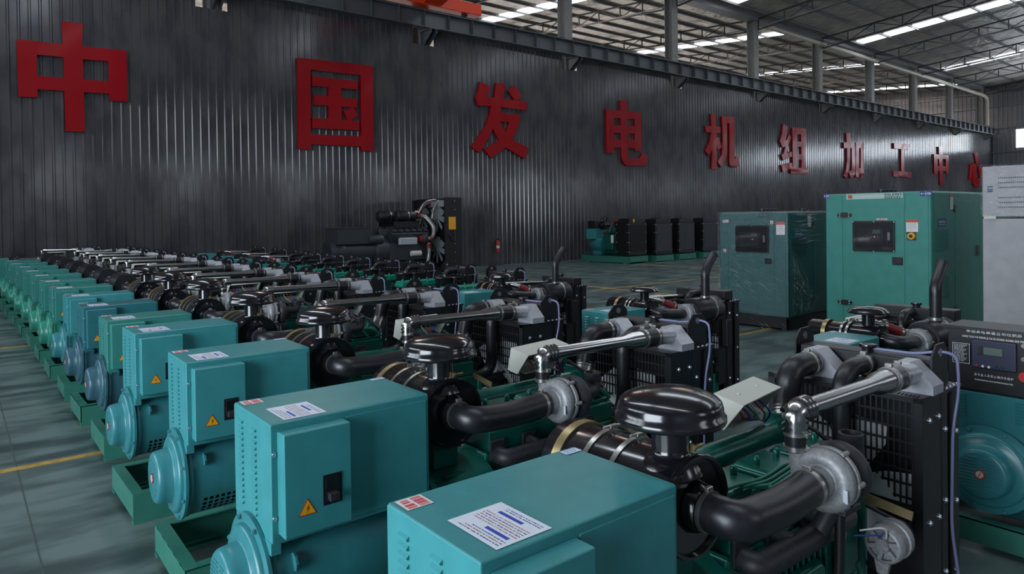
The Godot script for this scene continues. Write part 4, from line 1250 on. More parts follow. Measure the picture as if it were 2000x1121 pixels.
# set with a row of valve covers and a flat round air cleaner
func build_type_c() -> Node3D:
	var p := thing("open_generator", Vector3.ZERO)
	skid(p, -0.04, 1.8, 0.29, 0.15, M.skid)
	alternator(p, 0.82)
	terminal_box(p, 0.42, 0.60, 0.98, 0.145, false)
	engine(p, V(0.76, 1.0, 0.95))
	var vb := MB.new()
	vb.bb(V(0.66, 0.91, -0.12), V(1.36, 0.965, 0.08), 0.02)
	for i in 6:
		vb.bb(V(0.675 + i * 0.115, 0.94, -0.11), V(0.775 + i * 0.115, 0.992, 0.07), 0.015)
	var rc := part(p, "rocker_cover", vb.done(), M.rocker)
	for i in 6:
		part(rc, "cap_nut", once("rcnut", func(): return MB.new().lathe(V(-0.04, 0.985, -0.01), Vector3.UP, [Vector2(0, 0.011), Vector2(0.028, 0.011), Vector2(0.036, 0.004), Vector2(0.037, 0)], 8).done()), M.engine).position.x = 0.765 + i * 0.115
	var ac := part(p, "air_cleaner", MB.new().lathe(V(1.16, 0.86, 0.26), Vector3.UP, [Vector2(0, 0), Vector2(0, 0.125), Vector2(0.15, 0.125), Vector2(0.153, 0.145), Vector2(0.168, 0.147), Vector2(0.174, 0.14), Vector2(0.178, 0.05), Vector2(0.18, 0)], 36).done(), M.gloss)
	part(ac, "wing_nut", MB.new().cyl(V(1.16, 1.035, 0.26), V(1.16, 1.055, 0.26), 0.012, 8).done(), M.steel)
	radiator(p, 1.5, -0.34, 0.26, 1.03, 0.075, true)
	part(p, "radiator_hose", MB.new().tube(bend([V(1.52, 1.075, -0.02), V(1.36, 1.075, -0.03), V(1.33, 0.93, -0.03)], 0.08, 8), 0.035, 18).done(), M.rubber)
	var g := part(p, "fan_guard", MB.new().bb(V(1.4, 1.0, -0.33), V(1.5, 1.01, 0.25)).bb(V(1.4, 0.3, 0.244), V(1.5, 1.01, 0.25)).done(), M.black)
	for q in [[1.43, 0.9], [1.48, 0.9], [1.43, 0.6]]:
		part(g, "guard_bolt", once("gbolt", func(): return bolt_mesh([Vector3.ZERO], V(0, 0, 1), 0.0095)), M.bolt).position = V(q[0], q[1], 0.25)
	fan(p, V(1.45, 0.62, -0.04), 0.24)
	return p

# ------------------------------------------------------------------ placing the rows
func on_x(px: float, py: float, x: float) -> Vector3:
	var d := cam_f * FOCAL + cam_r * (px - 1000.0) - cam_u * (py - 440.0)
	return CAM + d * ((x - CAM.x) / d.x)

const ORD := ["first", "second", "third", "fourth", "fifth", "sixth", "seventh", "eighth", "ninth", "tenth", "eleventh", "twelfth", "thirteenth", "fourteenth", "fifteenth"]

# another batch of paint on the terminal box and on the alternator
func repaint(o: Node3D, bm: Material, am: Material) -> void:
	for c in [o.get_node("terminal_box")] + o.get_node("terminal_box").get_children() + [o.get_node("alternator_body"), o.get_node("end_cover")] + o.get_node("alternator_body").get_children() + o.get_node("end_cover").get_children():
		if c.material_override == M.box:
			c.material_override = bm
		elif c.material_override == M.alt:
			c.material_override = am

func build_rows() -> void:
	var a := build_type_a()
	var rows := [[0.775, -1.26, 0.0, 1.0], [0.785, -2.43, 0.0, 1.0], [0.835, -3.68, -0.01, 1.0], [0.82, -4.81, 0.01, 1.0], [0.875, -6.16, 0.0, 1.0], [0.86, -7.29, 0.01, 1.0], [0.86, -8.38, -0.01, 1.0], [0.84, -9.52, 0.0, 1.0], [0.835, -10.72, 0.0, 1.0], [0.83, -12.02, 0.01, 1.0], [0.81, -13.26, 0.0, 1.0], [0.80, -14.63, 0.0, 1.0], [0.76, -15.95, 0.0, 1.0], [0.76, -17.3, 0.0, 1.0], [0.3, -18.75, 0.0, 1.0]]
	var plain: Node3D = null
	for i in rows.size():
		var q: Array = rows[i]
		var o: Node3D = a
		if i > 0 and i < 7:
			o = copy(a)
		elif i == 7:
			o = copy(a)
			var f := o.get_node("air_filter")
			o.remove_child(f)
			f.queue_free()
			air_filter(o, false)
			plain = o
		elif i > 7:
			o = copy(plain)
		o.position = V(q[0], 0, q[1])
		o.rotation.y = q[2]
		if i >= 4 and i < 14:
			o.get_node("terminal_box").position.y = -0.075
		if i == 4 or i == 8:
			repaint(o, M.box_green if i == 4 else M.box_blue, M.alt_slate)
		elif i == 5 or i == 11 or i == 12:
			repaint(o, M.box_blue, M.alt_slate)
		elif i == 7 or i == 9:
			repaint(o, M.box_green, M.alt_green)
		tag(o, "teal generator with %s air filter, %s in aisle row from wall" % ["mushroom-capped" if i < 7 else "plain black", ORD[14 - i]], "generator", "generator row along the aisle")
	var b := build_type_b(true)
	var zb := [-1.95, -3.72, -5.6]
	for i in 3:
		var o: Node3D = b if i == 0 else copy(b)
		o.position = V(3.8, 0, zb[i])
		tag(o, "compact generator with upright curved exhaust pipe, %s" % ["beside the black control panel", "second from the control panel set", "third from the control panel set"][i], "generator", "generators with upright exhaust pipes")
	var c := build_type_c()
	var zc := [-6.38, -7.36, -8.32, -9.27, -10.2, -11.15, -12.1]
	for i in zc.size():
		var o: Node3D = c if i == 0 else copy(c)
		o.position = V(3.5, 0, zc[i])
		tag(o, "generator with flat round air cleaner, %s counted from the exhaust pipe sets" % ORD[i], "generator", "generators with flat air cleaners")
	var d := build_type_b(false)
	var zd := [-13.55, -15.0, -16.6]
	for i in 3:
		var o: Node3D = d if i == 0 else copy(d)
		o.position = V(4.0 + 0.1 * i, 0, zd[i])
		tag(o, "generator with white bracket and red hose, %s from the dark wall" % ORD[2 - i], "generator", "generators with white brackets")

# ------------------------------------------------------------------ small print
const STROKES := {
	"chai": [.2,.95,.2,.65,.1,.65,.48,.65,.34,.95,.34,.65,.34,.8,.48,.8,.6,.95,.6,.66,.6,.66,.92,.66,.6,.8,.9,.86,.05,.45,.95,.45,.5,.6,.5,0,.5,.45,.1,.1,.5,.45,.9,.1],
	"you": [.1,.9,.2,.8,.05,.6,.15,.5,.05,.1,.2,.35,.35,.7,.95,.7,.35,.7,.35,.05,.95,.7,.95,.05,.35,.05,.95,.05,.35,.38,.95,.38,.65,.95,.65,.05],
	"zi": [.5,1,.4,.85,.2,.85,.8,.85,.2,.85,.2,0,.8,.85,.8,0,.2,.57,.8,.57,.2,.3,.8,.3,.2,.02,.8,.02],
	"dong": [.1,.85,.45,.85,.05,.6,.5,.6,.3,.6,.1,.2,.1,.2,.45,.25,.35,.4,.48,.15,.52,.7,.95,.7,.95,.7,.9,.05,.7,.95,.7,.6,.7,.6,.5,0],
	"kong": [.2,.95,.2,.05,.05,.7,.35,.7,.05,.35,.35,.45,.65,1,.65,.85,.42,.82,.95,.82,.55,.75,.45,.55,.78,.75,.9,.55,.45,.42,.92,.42,.68,.42,.68,.05,.4,.05,.97,.05],
	"zhi": [.15,.9,.1,.75,.1,.72,.55,.72,.33,.98,.33,0,.03,.52,.62,.52,.12,.35,.55,.35,.12,.35,.12,.05,.55,.35,.55,.1,.72,.85,.72,.25,.92,.98,.92,.02],
	"ping": [.15,.95,.9,.95,.9,.95,.9,.75,.15,.75,.9,.75,.15,.95,.15,.4,.15,.4,.03,0,.35,.7,.4,.6,.75,.7,.7,.6,.28,.55,.9,.55,.22,.3,.97,.3,.42,.55,.42,.3,.42,.3,.3,0,.7,.55,.7,0],
	"fei": [.4,1,.4,0,.6,1,.6,0,.1,.8,.4,.8,.1,.5,.4,.5,.05,.2,.4,.25,.6,.8,.9,.8,.6,.5,.9,.5,.6,.22,.95,.22],
	"zhuan": [.15,.85,.85,.85,.05,.6,.95,.6,.45,1,.3,.35,.3,.35,.8,.35,.8,.35,.5,.1,.35,.2,.65,0],
	"ye": [.38,.95,.38,.05,.62,.95,.62,.05,.1,.7,.25,.3,.9,.7,.75,.3,.02,.05,.98,.05],
	"ren": [.5,.95,.45,.5,.45,.5,.05,0,.48,.6,.95,0],
	"yuan": [.3,.95,.7,.95,.3,.75,.7,.75,.3,.95,.3,.75,.7,.95,.7,.75,.2,.6,.8,.6,.2,.6,.2,.2,.8,.6,.8,.2,.5,.5,.5,.25,.5,.25,.1,0,.55,.2,.9,0],
	"jin": [.05,.82,.45,.82,.25,1,.25,.55,.55,.82,.95,.82,.75,1,.75,.55,.2,.45,.8,.45,.05,.3,.95,.3,.5,.3,.5,0,.3,.2,.15,.02,.7,.2,.85,.02],
	"zhi2": [.55,.95,.55,.05,.55,.55,.9,.55,.22,.65,.22,.05,.03,.05,.97,.05],
	"cao": [.2,.95,.2,.05,.05,.7,.35,.7,.05,.35,.35,.45,.5,.95,.85,.95,.5,.95,.5,.75,.85,.95,.85,.75,.5,.75,.85,.75,.42,.65,.62,.65,.72,.65,.95,.65,.42,.5,.95,.5,.4,.35,.97,.35,.68,.5,.68,0,.66,.3,.42,.05,.7,.3,.95,.05],
	"zuo": [.3,.95,.05,.5,.2,.7,.2,0,.55,.95,.4,.6,.45,.78,.97,.78,.65,.78,.65,0,.65,.52,.95,.52,.65,.25,.95,.25],
	"ji": [.15,.9,.7,.9,.7,.9,.6,.55,.6,.55,.9,.55,.9,.55,.3,0,.35,.9,.1,0,.4,.5,.95,0],
	"wei": [.25,.95,.08,.65,.08,.65,.3,.65,.3,.65,.08,.35,.08,.35,.35,.38,.05,.08,.35,.18,.55,.98,.42,.6,.48,.75,.48,0,.7,.95,.75,.8,.48,.75,.95,.75,.48,.5,.92,.5,.48,.28,.92,.28,.48,.04,.97,.04,.72,.75,.72,.04],
	"hu": [.2,.95,.2,.05,.05,.7,.35,.7,.05,.35,.35,.45,.65,1,.7,.85,.48,.78,.92,.78,.92,.78,.92,.45,.48,.45,.92,.45,.48,.78,.48,.4,.48,.4,.35,0]}

# a line of characters on a face that looks towards -x
func chars(parent: Node, called: String, list: Array, at: Vector3, h: float, pitch: float, m: Material) -> void:
	var b := MB.new()
	var z := at.z - pitch * list.size() / 2.0
	for g in list:
		var o := V(at.x, at.y, z)
		if g is int:
			for poly in glyphs[g]:
				b.prism(poly, o, V(0, 0, h * 0.92), V(0, h, 0), V(-0.0008, 0, 0))
		else:
			var s: Array = STROKES[g]
			for k in range(0, s.size(), 4):
				var p := Vector2(s[k], s[k + 1])
				var q := Vector2(s[k + 2], s[k + 3])
				var d := (q - p).normalized()
				var w := Vector2(-d.y, d.x) * 0.05
				b.prism([p - w - d * 0.04, q - w + d * 0.04, q + w + d * 0.04, p + w - d * 0.04], o, V(0, 0, h * 0.92), V(0, h, 0), V(-0.0008, 0, 0))
		z += pitch
	part(parent, called, b.done(), m)

func text(parent: Node, called: String, s: String, at: Vector3, h: float, m: Material, face := Vector3.LEFT, stretch := 1.0) -> void:
	var t := TextMesh.new()
	var f := SystemFont.new()
	f.font_names = PackedStringArray(["Droid Sans"])
	f.font_weight = 700
	t.font = f
	t.text = s
	t.font_size = 32
	t.pixel_size = h / 24.0
	t.depth = 0.001
	var o := part(parent, called, t, m)
	var x := Vector3.UP.cross(face)
	o.transform = Transform3D(Basis(x * stretch, Vector3.UP, face), at + face * 0.001)

func build_panel_set() -> void:
	var p := thing("panel_generator", V(4.15, 0, -1.24))
	tag(p, "teal generator end with a black automatic control panel above its round cover", "generator")
	skid(p, -0.06, 2.3, 0.36, 0.15, M.skid)
	var n0 := p.get_child_count()
	alternator(p, 1.02)
	for i in range(n0, p.get_child_count()):
		p.get_child(i).position.y = -0.115
	var hb := part(p, "terminal_housing", MB.new().bb(V(0.02, 0.56, -0.2), V(0.62, 0.8, 0.22), 0.008).done(), M.alt)
	louvres(hb, V(0.02, 0.765, -0.13), 7, 0.017, 0.05, M.alt)
	louvres(hb, V(0.02, 0.765, 0.14), 7, 0.017, 0.05, M.alt)
	engine(p)
	radiator(p, 1.95, -0.33, 0.3, 1.0, 0.09, true)
	fan(p, V(1.86, 0.62, 0), 0.26)
	var X := 4.13
	var tl := on_x(1857, 634, X)
	var bl := on_x(1866, 756, X)
	var y1 := tl.y; var y0 := bl.y
	var org := p.position
	var pb := part(p, "control_panel", MB.new().bb(V(-0.02, y0, -0.175), V(0.2, y1, 0.235), 0.004).bb(V(-0.045, y1 - 0.012, -0.18), V(0.21, y1 + 0.002, 0.24)).done(), M.black)
	var fx := func(px: float, py: float): return on_x(px, py, X) - org
	var a: Vector3 = fx.call(1898, 661)
	var b: Vector3 = fx.call(1987, 728)
	part(pb, "controller", MB.new().bb(V(-0.036, b.y, a.z), V(-0.02, a.y, b.z), 0.006).done(), M.ctrl)
	a = fx.call(1923, 677); b = fx.call(1960, 696)
	part(pb, "display_surround", MB.new().bb(V(-0.0375, b.y - 0.004, a.z - 0.02), V(-0.034, a.y + 0.004, b.z + 0.004)).done(), M.slate)
	part(pb, "display_screen", MB.new().bb(V(-0.039, b.y, a.z), V(-0.036, a.y, b.z)).done(), M.screen)
	var bt := [[1910, 712, M.red], [1922, 714, M.white], [1934, 716, M.white], [1947, 716, M.iron], [1958, 718, M.iron], [1972, 720, M.engine]]
	for q in bt:
		part(pb, "push_button", MB.new().lathe(fx.call(q[0], q[1]) + V(-0.02, 0, 0), Vector3.RIGHT, [Vector2(-0.003, 0), Vector2(-0.003, 0.006), Vector2(0.01, 0.006)], 12).done(), q[2])
	part(pb, "panel_key", MB.new().box(fx.call(1916, 680) + V(-0.018, 0, 0), V(0.003, 0.012, 0.018), 0.001).box(fx.call(1916, 690) + V(-0.018, 0, 0), V(0.003, 0.012, 0.018), 0.001).done(), M.slate)
	part(pb, "stop_button", MB.new().lathe(fx.call(1999, 735) + V(0.0, 0, 0.01), Vector3.RIGHT, [Vector2(-0.03, 0), Vector2(-0.03, 0.024), Vector2(-0.015, 0.026), Vector2(-0.012, 0.015), Vector2(0.01, 0.015)], 20).done(), M.red)
	for q in [[1997, 675], [1997, 701]]:
		part(pb, "key_switch", MB.new().lathe(fx.call(q[0], q[1]) + V(0.0, 0, 0.008), Vector3.RIGHT, [Vector2(-0.015, 0), Vector2(-0.015, 0.011), Vector2(0.01, 0.013)], 16).done(), M.steel)
	sticker(pb, "note_plate", fx.call(1880, 688) + V(-0.02, 0, 0), Vector3.LEFT, Vector3.UP, Vector2(0.08, 0.105), M.notes)
	var tc: Vector3 = fx.call(1941, 652)
	chars(pb, "title_print", ["chai", "you", 2, 3, 4, 5, "zi", "dong", "kong", "zhi", "ping"], V(-0.0205, tc.y - 0.005, tc.z), 0.021, 0.0225, M.white)
	tc = fx.call(1941, 661)
	text(pb, "latin_print", "CHAI YOU FA DIAN JI ZU ZI DONG KONG ZHI PING", V(-0.021, tc.y - 0.003, tc.z), 0.0105, M.white, Vector3.LEFT, 0.86)
	tc = fx.call(1941, 737)
	chars(pb, "notice_print", ["fei", "zhuan", "ye", "ren", "yuan", "jin", "zhi2", "cao", "zuo", "ji", "wei", "hu"], V(-0.0205, tc.y - 0.003, tc.z), 0.013, 0.0145, M.white)
	tc = fx.call(1941, 745)
	text(pb, "notice_latin_print", "Professional Operation And Maintenance Only.", V(-0.021, tc.y - 0.002, tc.z), 0.0075, M.white, Vector3.LEFT, 0.75)

# ------------------------------------------------------------------ big set by the wall
func build_big_set() -> void:
	var o := thing("large_generator", V(8.1, 0, -18.35))
	tag(o, "very large black generator with twin fan radiator standing before the wall", "generator")
	skid(o, -0.1, 4.2, 0.6, 0.3, M.black)
	var al := part(o, "alternator_body", MB.new().lathe(V(0, 0.82, 0), Vector3.RIGHT, [Vector2(0.0, 0), Vector2(0, 0.34), Vector2(0.3, 0.38), Vector2(0.32, 0.42), Vector2(0.4, 0.42), Vector2(0.42, 0.38), Vector2(1.35, 0.38), Vector2(1.4, 0.46), Vector2(1.75, 0.46), Vector2(1.75, 0)], 40).done(), M.darkset)
	var lv := MB.new()
	for i in 9:
		lv.box(V(-0.012, 0.56 + i * 0.065, 0), V(0.03, 0.022, 2.0 * sqrt(maxf(0.0, 0.31 * 0.31 - pow(-0.26 + i * 0.065, 2)))), 0.004)
	part(al, "end_louvres", lv.done(), M.darkset)
	part(al, "foot", MB.new().bb(V(0.3, 0.28, -0.4), V(1.2, 0.6, 0.4), 0.02).done(), M.darkset)
	var tb := part(o, "terminal_box", MB.new().bb(V(0.15, 1.05, -0.42), V(1.15, 1.5, 0.42), 0.01).bb(V(0.13, 1.5, -0.44), V(1.17, 1.515, 0.44)).done(), M.darkset)
	part(tb, "access_cover", MB.new().bb(V(0.5, 1.12, 0.42), V(0.85, 1.4, 0.428), 0.003).done(), M.darkset)
	part(o, "starter_motor", MB.new().lathe(V(1.1, 1.16, 0.35), Vector3.RIGHT, [Vector2(0, 0), Vector2(0, 0.13), Vector2(0.02, 0.14), Vector2(0.45, 0.14), Vector2(0.45, 0)], 28).done(), M.darkset)
	var eb := MB.new()
	eb.bb(V(1.75, 0.5, -0.45), V(3.1, 1.05, 0.45), 0.05)
	for s in [-1.0, 1.0]:
		eb.box(V(2.42, 1.18, s * 0.3), V(1.3, 0.5, 0.34), 0.04, Basis(Vector3.RIGHT, s * 0.5))
	part(o, "engine_block", eb.done(), M.darkset)
	for s in [-1.0, 1.0]:
		for i in 6:
			part(o, "cylinder_cover", MB.new().box(V(0, 0, 0), V(0.19, 0.12, 0.3), 0.03).done(), M.iron).transform = Transform3D(Basis(Vector3.RIGHT, s * 0.5), V(1.9 + i * 0.21, 1.42, s * 0.4))
	for q in [[1.75, -0.25], [2.1, 0.2]]:
		var fl := part(o, "air_filter", MB.new().lathe(V(q[0], 1.83, q[1]), Vector3.RIGHT, [Vector2(0, 0), Vector2(0, 0.15), Vector2(0.02, 0.165), Vector2(0.62, 0.165), Vector2(0.64, 0.12), Vector2(0.72, 0.09), Vector2(0.72, 0)], 30).done(), M.rubber)
		part(fl, "filter_band", MB.new().lathe(V(q[0] + 0.36, 1.83, q[1]), Vector3.RIGHT, [Vector2(0, 0.165), Vector2(0, 0.17), Vector2(0.02, 0.17), Vector2(0.02, 0.165)], 30).done(), M.steel)
	for z in [-0.5, 0.42]:
		part(o, "filter_rack", MB.new().bb(V(1.9, 1.5, z), V(2.75, 1.66, z + 0.04)).done(), M.black)
	part(o, "turbine_unit", MB.new().lathe(V(2.75, 1.15, 0.55), Vector3.RIGHT, [Vector2(0, 0), Vector2(0, 0.12), Vector2(0.05, 0.17), Vector2(0.16, 0.17), Vector2(0.2, 0.1), Vector2(0.2, 0)], 28).done(), M.iron)
	part(o, "red_cap", MB.new().lathe(V(2.72, 1.15, 0.55), Vector3.RIGHT, [Vector2(0, 0), Vector2(0, 0.09), Vector2(0.03, 0.09)], 20).done(), M.red)
	part(o, "aluminium_cover", MB.new().bb(V(1.98, 0.98, 0.5), V(2.6, 1.2, 0.62), 0.03).done(), M.alu)
	part(o, "oil_filter", MB.new().lathe(V(2.4, 0.72, 0.55), Vector3.RIGHT, [Vector2(0, 0), Vector2(0, 0.08), Vector2(0.33, 0.08), Vector2(0.33, 0)], 20).done(), M.cream)
	part(o, "oil_pan", MB.new().bb(V(1.8, 0.28, -0.4), V(3.0, 0.52, 0.4), 0.04).done(), M.black)
	# charge pipes with red sleeves
	for q in [[[V(2.78, 1.83, 0.22), V(3.02, 1.83, 0.3), V(3.22, 1.5, 0.55), V(3.15, 1.2, 0.6), V(2.95, 1.12, 0.6)], 0.075], [[V(3.0, 1.95, -0.2), V(3.1, 1.95, -0.1), V(3.22, 2.2, 0.0), V(3.6, 2.22, 0.0)], 0.07], [[V(2.82, 1.9, 0.3), V(3.05, 2.27, 0.3), V(3.4, 2.32, 0.3), V(3.6, 2.32, 0.3)], 0.035], [[V(3.18, 1.75, 0.5), V(3.22, 2.0, 0.5), V(3.42, 2.3, 0.45), V(3.6, 2.32, 0.4)], 0.035], [[V(2.98, 1.02, 0.62), V(2.98, 0.62, 0.62), V(2.9, 0.4, 0.62)], 0.06]]:
		part(o, "charge_air_pipe", MB.new().tube(bend(q[0], 0.15, 6), q[1], 16).done(), M.pipe)
	for q in [[V(2.76, 1.83, 0.21), V(2.9, 1.83, 0.26), 0.085], [V(2.97, 0.86, 0.62), V(2.97, 1.0, 0.62), 0.075], [V(3.0, 1.12, 0.6), V(3.1, 1.16, 0.6), 0.085], [V(3.3, 2.2, 0.0), V(3.45, 2.22, 0.0), 0.08], [V(3.1, 1.92, -0.1), V(3.13, 2.05, -0.08), 0.08]]:
		part(o, "red_sleeve", MB.new().cyl(q[0], q[1], q[2], 18).done(), M.redhose)
	# radiator
	var r := part(o, "radiator", MB.new().bb(V(3.46, 0.3, -0.88), V(3.9, 2.36, 0.88)).done(), M.black)
	part(r, "side_panel", MB.new().bb(V(3.36, 0.22, 0.88), V(3.98, 2.38, 0.93), 0.005).done(), M.black)
	part(r, "side_panel", MB.new().bb(V(3.36, 0.22, -0.98), V(3.98, 2.34, -0.88), 0.005).done(), M.black)
	part(r, "header_tank", MB.new().bb(V(3.42, 2.1, -0.1), V(3.5, 2.3, 0.85), 0.01).done(), M.alu)
	sticker(r, "yellow_plate", V(3.62, 1.6, 0.932), V(0, 0, 1), Vector3.UP, Vector2(0.26, 0.38), M.yellow)
	for i in 8:
		part(r, "panel_bolt", once("pbolt", func(): return bolt_mesh([Vector3.ZERO], V(0, 0, 1), 0.012)), M.bolt).position = V(3.72, 0.45 + i * 0.26, 0.931)
	part(r, "hose_loop", MB.new().tube(bend([V(3.44, 1.3, 0.75), V(3.5, 1.28, 1.0), V(3.66, 1.0, 1.02), V(3.7, 1.38, 0.94)], 0.12), 0.016, 8).done(), M.iron)
	for q in [[1.75, 0.42], [1.75, -0.42], [0.78, 0.42], [0.78, -0.42]]:
		var f := part(o, "cooling_fan", once("bigfan", func(): return MB.new().lathe(Vector3.ZERO, Vector3.RIGHT, [Vector2(-0.06, 0), Vector2(-0.06, 0.07), Vector2(0.04, 0.08), Vector2(0.04, 0)], 20).done()), M.steel)
		f.position = V(3.4, q[0], q[1])
		for i in 8:
			var bl := part(f, "fan_blade", once("bigblade", func(): return MB.new().prism([Vector2(-0.04, 0.06), Vector2(0.04, 0.06), Vector2(0.13, 0.28), Vector2(0.11, 0.4), Vector2(-0.05, 0.41), Vector2(-0.07, 0.25)], Vector3.ZERO, V(0.3, 0, 0.95), Vector3.UP, V(0.004, 0, 0)).done()), M.fanblade)
			bl.rotation.x = TAU * i / 8

# ------------------------------------------------------------------ sets lined up on the far side of the hall
func build_far_sets() -> void:
	var proto: Node3D = null
	for i in 4:
		var o: Node3D
		if i == 0 or i == 1:
			o = thing("radiator_generator", Vector3.ZERO)
			skid(o, 0, 2.45, 0.52, 0.24, M.skid)
			var ab := part(o, "alternator_body", MB.new().lathe(V(0.2, 0.62, 0), Vector3.RIGHT, [Vector2(0, 0), Vector2(0, 0.25), Vector2(0.04, 0.3), Vector2(0.3, 0.3), Vector2(0.32, 0.34), Vector2(0.66, 0.34), Vector2(0.66, 0)], 36).done(), M.alt)
			part(ab, "foot", MB.new().bb(V(0.4, 0.24, -0.3), V(0.85, 0.4, 0.3), 0.01).done(), M.alt)
			var tb := part(o, "terminal_box", MB.new().bb(V(0.08, 0.84, -0.28), V(0.58, 1.24, 0.34), 0.01).done(), M.box)
			part(tb, "control_panel", MB.new().bb(V(0.15, 1.24, -0.22), V(0.5, 1.54, 0.3), 0.006).done(), M.black)
			var eb := part(o, "engine_block", MB.new().bb(V(0.86, 0.3, -0.22), V(1.7, 1.05, 0.22), 0.04).bb(V(0.95, 1.05, -0.18), V(1.66, 1.25, 0.18), 0.04).bb(V(1.0, 0.42, -0.36), V(1.5, 0.75, 0.36), 0.05).done(), M.engine)
			part(eb, "oil_filter", MB.new().cyl(V(1.52, 0.72, 0.4), V(1.52, 1.0, 0.4), 0.06, 18).done(), M.white)
			part(o, "air_filter", MB.new().lathe(V(0.88, 1.36, 0.2), V(0, 0, 1), [Vector2(-0.3, 0), Vector2(-0.3, 0.15), Vector2(0.1, 0.16), Vector2(0.12, 0.1), Vector2(0.12, 0)], 28).lathe(V(0.9, 1.45, 0.12), Vector3.UP, [Vector2(0, 0.06), Vector2(0.16, 0.06), Vector2(0.17, 0.15), Vector2(0.2, 0.15), Vector2(0.24, 0)], 24).done(), M.gloss)
			part(o, "charge_air_pipe", MB.new().tube(bend([V(1.15, 1.1, 0.38), V(1.38, 1.1, 0.42), V(1.58, 1.52, 0.42), V(1.85, 1.54, 0.4)], 0.12), 0.045, 14).done(), M.chrome)
			part(o, "red_sleeve", MB.new().cyl(V(1.08, 1.1, 0.37), V(1.25, 1.1, 0.4), 0.055, 14).cyl(V(1.66, 1.53, 0.42), V(1.82, 1.54, 0.4), 0.055, 14).done(), M.redhose)
			var r := part(o, "radiator", MB.new().bb(V(1.78, 0.28, -0.5), V(2.4, 1.45, 0.5), 0.005).bb(V(1.9, 1.45, -0.42), V(2.4, 1.62, 0.46), 0.01).done(), M.black)
			part(r, "core_face", MB.new().bb(V(2.4, 0.4, -0.42), V(2.41, 1.4, 0.42)).done(), M.black if i == 0 else M.coreface)
			var gb := MB.new()
			for k in 20:
				gb.bb(V(2.41, 0.4, -0.42 + k * 0.043), V(2.416, 1.4, -0.414 + k * 0.043))
				gb.bb(V(2.41, 0.42 + k * 0.05, -0.42), V(2.417, 0.426 + k * 0.05, 0.42))
			part(r, "core_grille", gb.done(), M.black if i == 0 else M.iron)
			var pts := []
			for y in [0.4, 0.75, 1.1, 1.4]:
				pts.append(V(1.82, y, 0.5)); pts.append(V(2.34, y, 0.5))
			for q in pts:
				part(r, "frame_bolt", once("farbolt", func(): return bolt_mesh([Vector3.ZERO], V(0, 0, 1), 0.014)), M.bolt).position = q
			pts = []
			for y in [0.4, 0.75, 1.1, 1.4]:
				pts.append(V(2.4, y, 0.46)); pts.append(V(2.4, y, -0.46))
			for q in pts:
				part(r, "core_bolt", once("farbolt2", func(): return bolt_mesh([Vector3.ZERO], Vector3.RIGHT, 0.014)), M.bolt).position = q
			if i == 0:
				sticker(r, "yellow_label", V(2.4, 1.54, 0.2), Vector3.RIGHT, Vector3.UP, Vector2(0.08, 0.12), M.yellow)
			if i == 1: proto = o
		else:
			o = copy(proto)
		o.position = V([19.45, 20.95, 22.35, 23.9][i], 0.03 if i == 0 else 0.0, -19.2)
		o.rotation.y = -PI / 2
		tag(o, "green generator with black radiator standing on wooden blocks by the wall" if i == 0 else "green generator with grey radiator core facing the aisle, %s after the one on wooden blocks" % ORD[i - 1], "generator", "generators lined up before the far wall")
	var wi := -1
	for q in [[18.98, -16.95], [18.98, -18.8], [19.9, -16.95], [19.9, -18.8]]:
		wi += 1
		var w := thing("wooden_block", V(q[0], 0, q[1]))
		part(w, "timber", MB.new().bb(V(-0.1, 0, -0.06), V(0.1, 0.03, 0.06), 0.004).done(), M.wood)
		tag(w, "short wooden block under the green generator's %s" % ["outer radiator end", "outer alternator end", "inner radiator end", "inner alternator end"][wi], "block", "wooden blocks under the far generator")

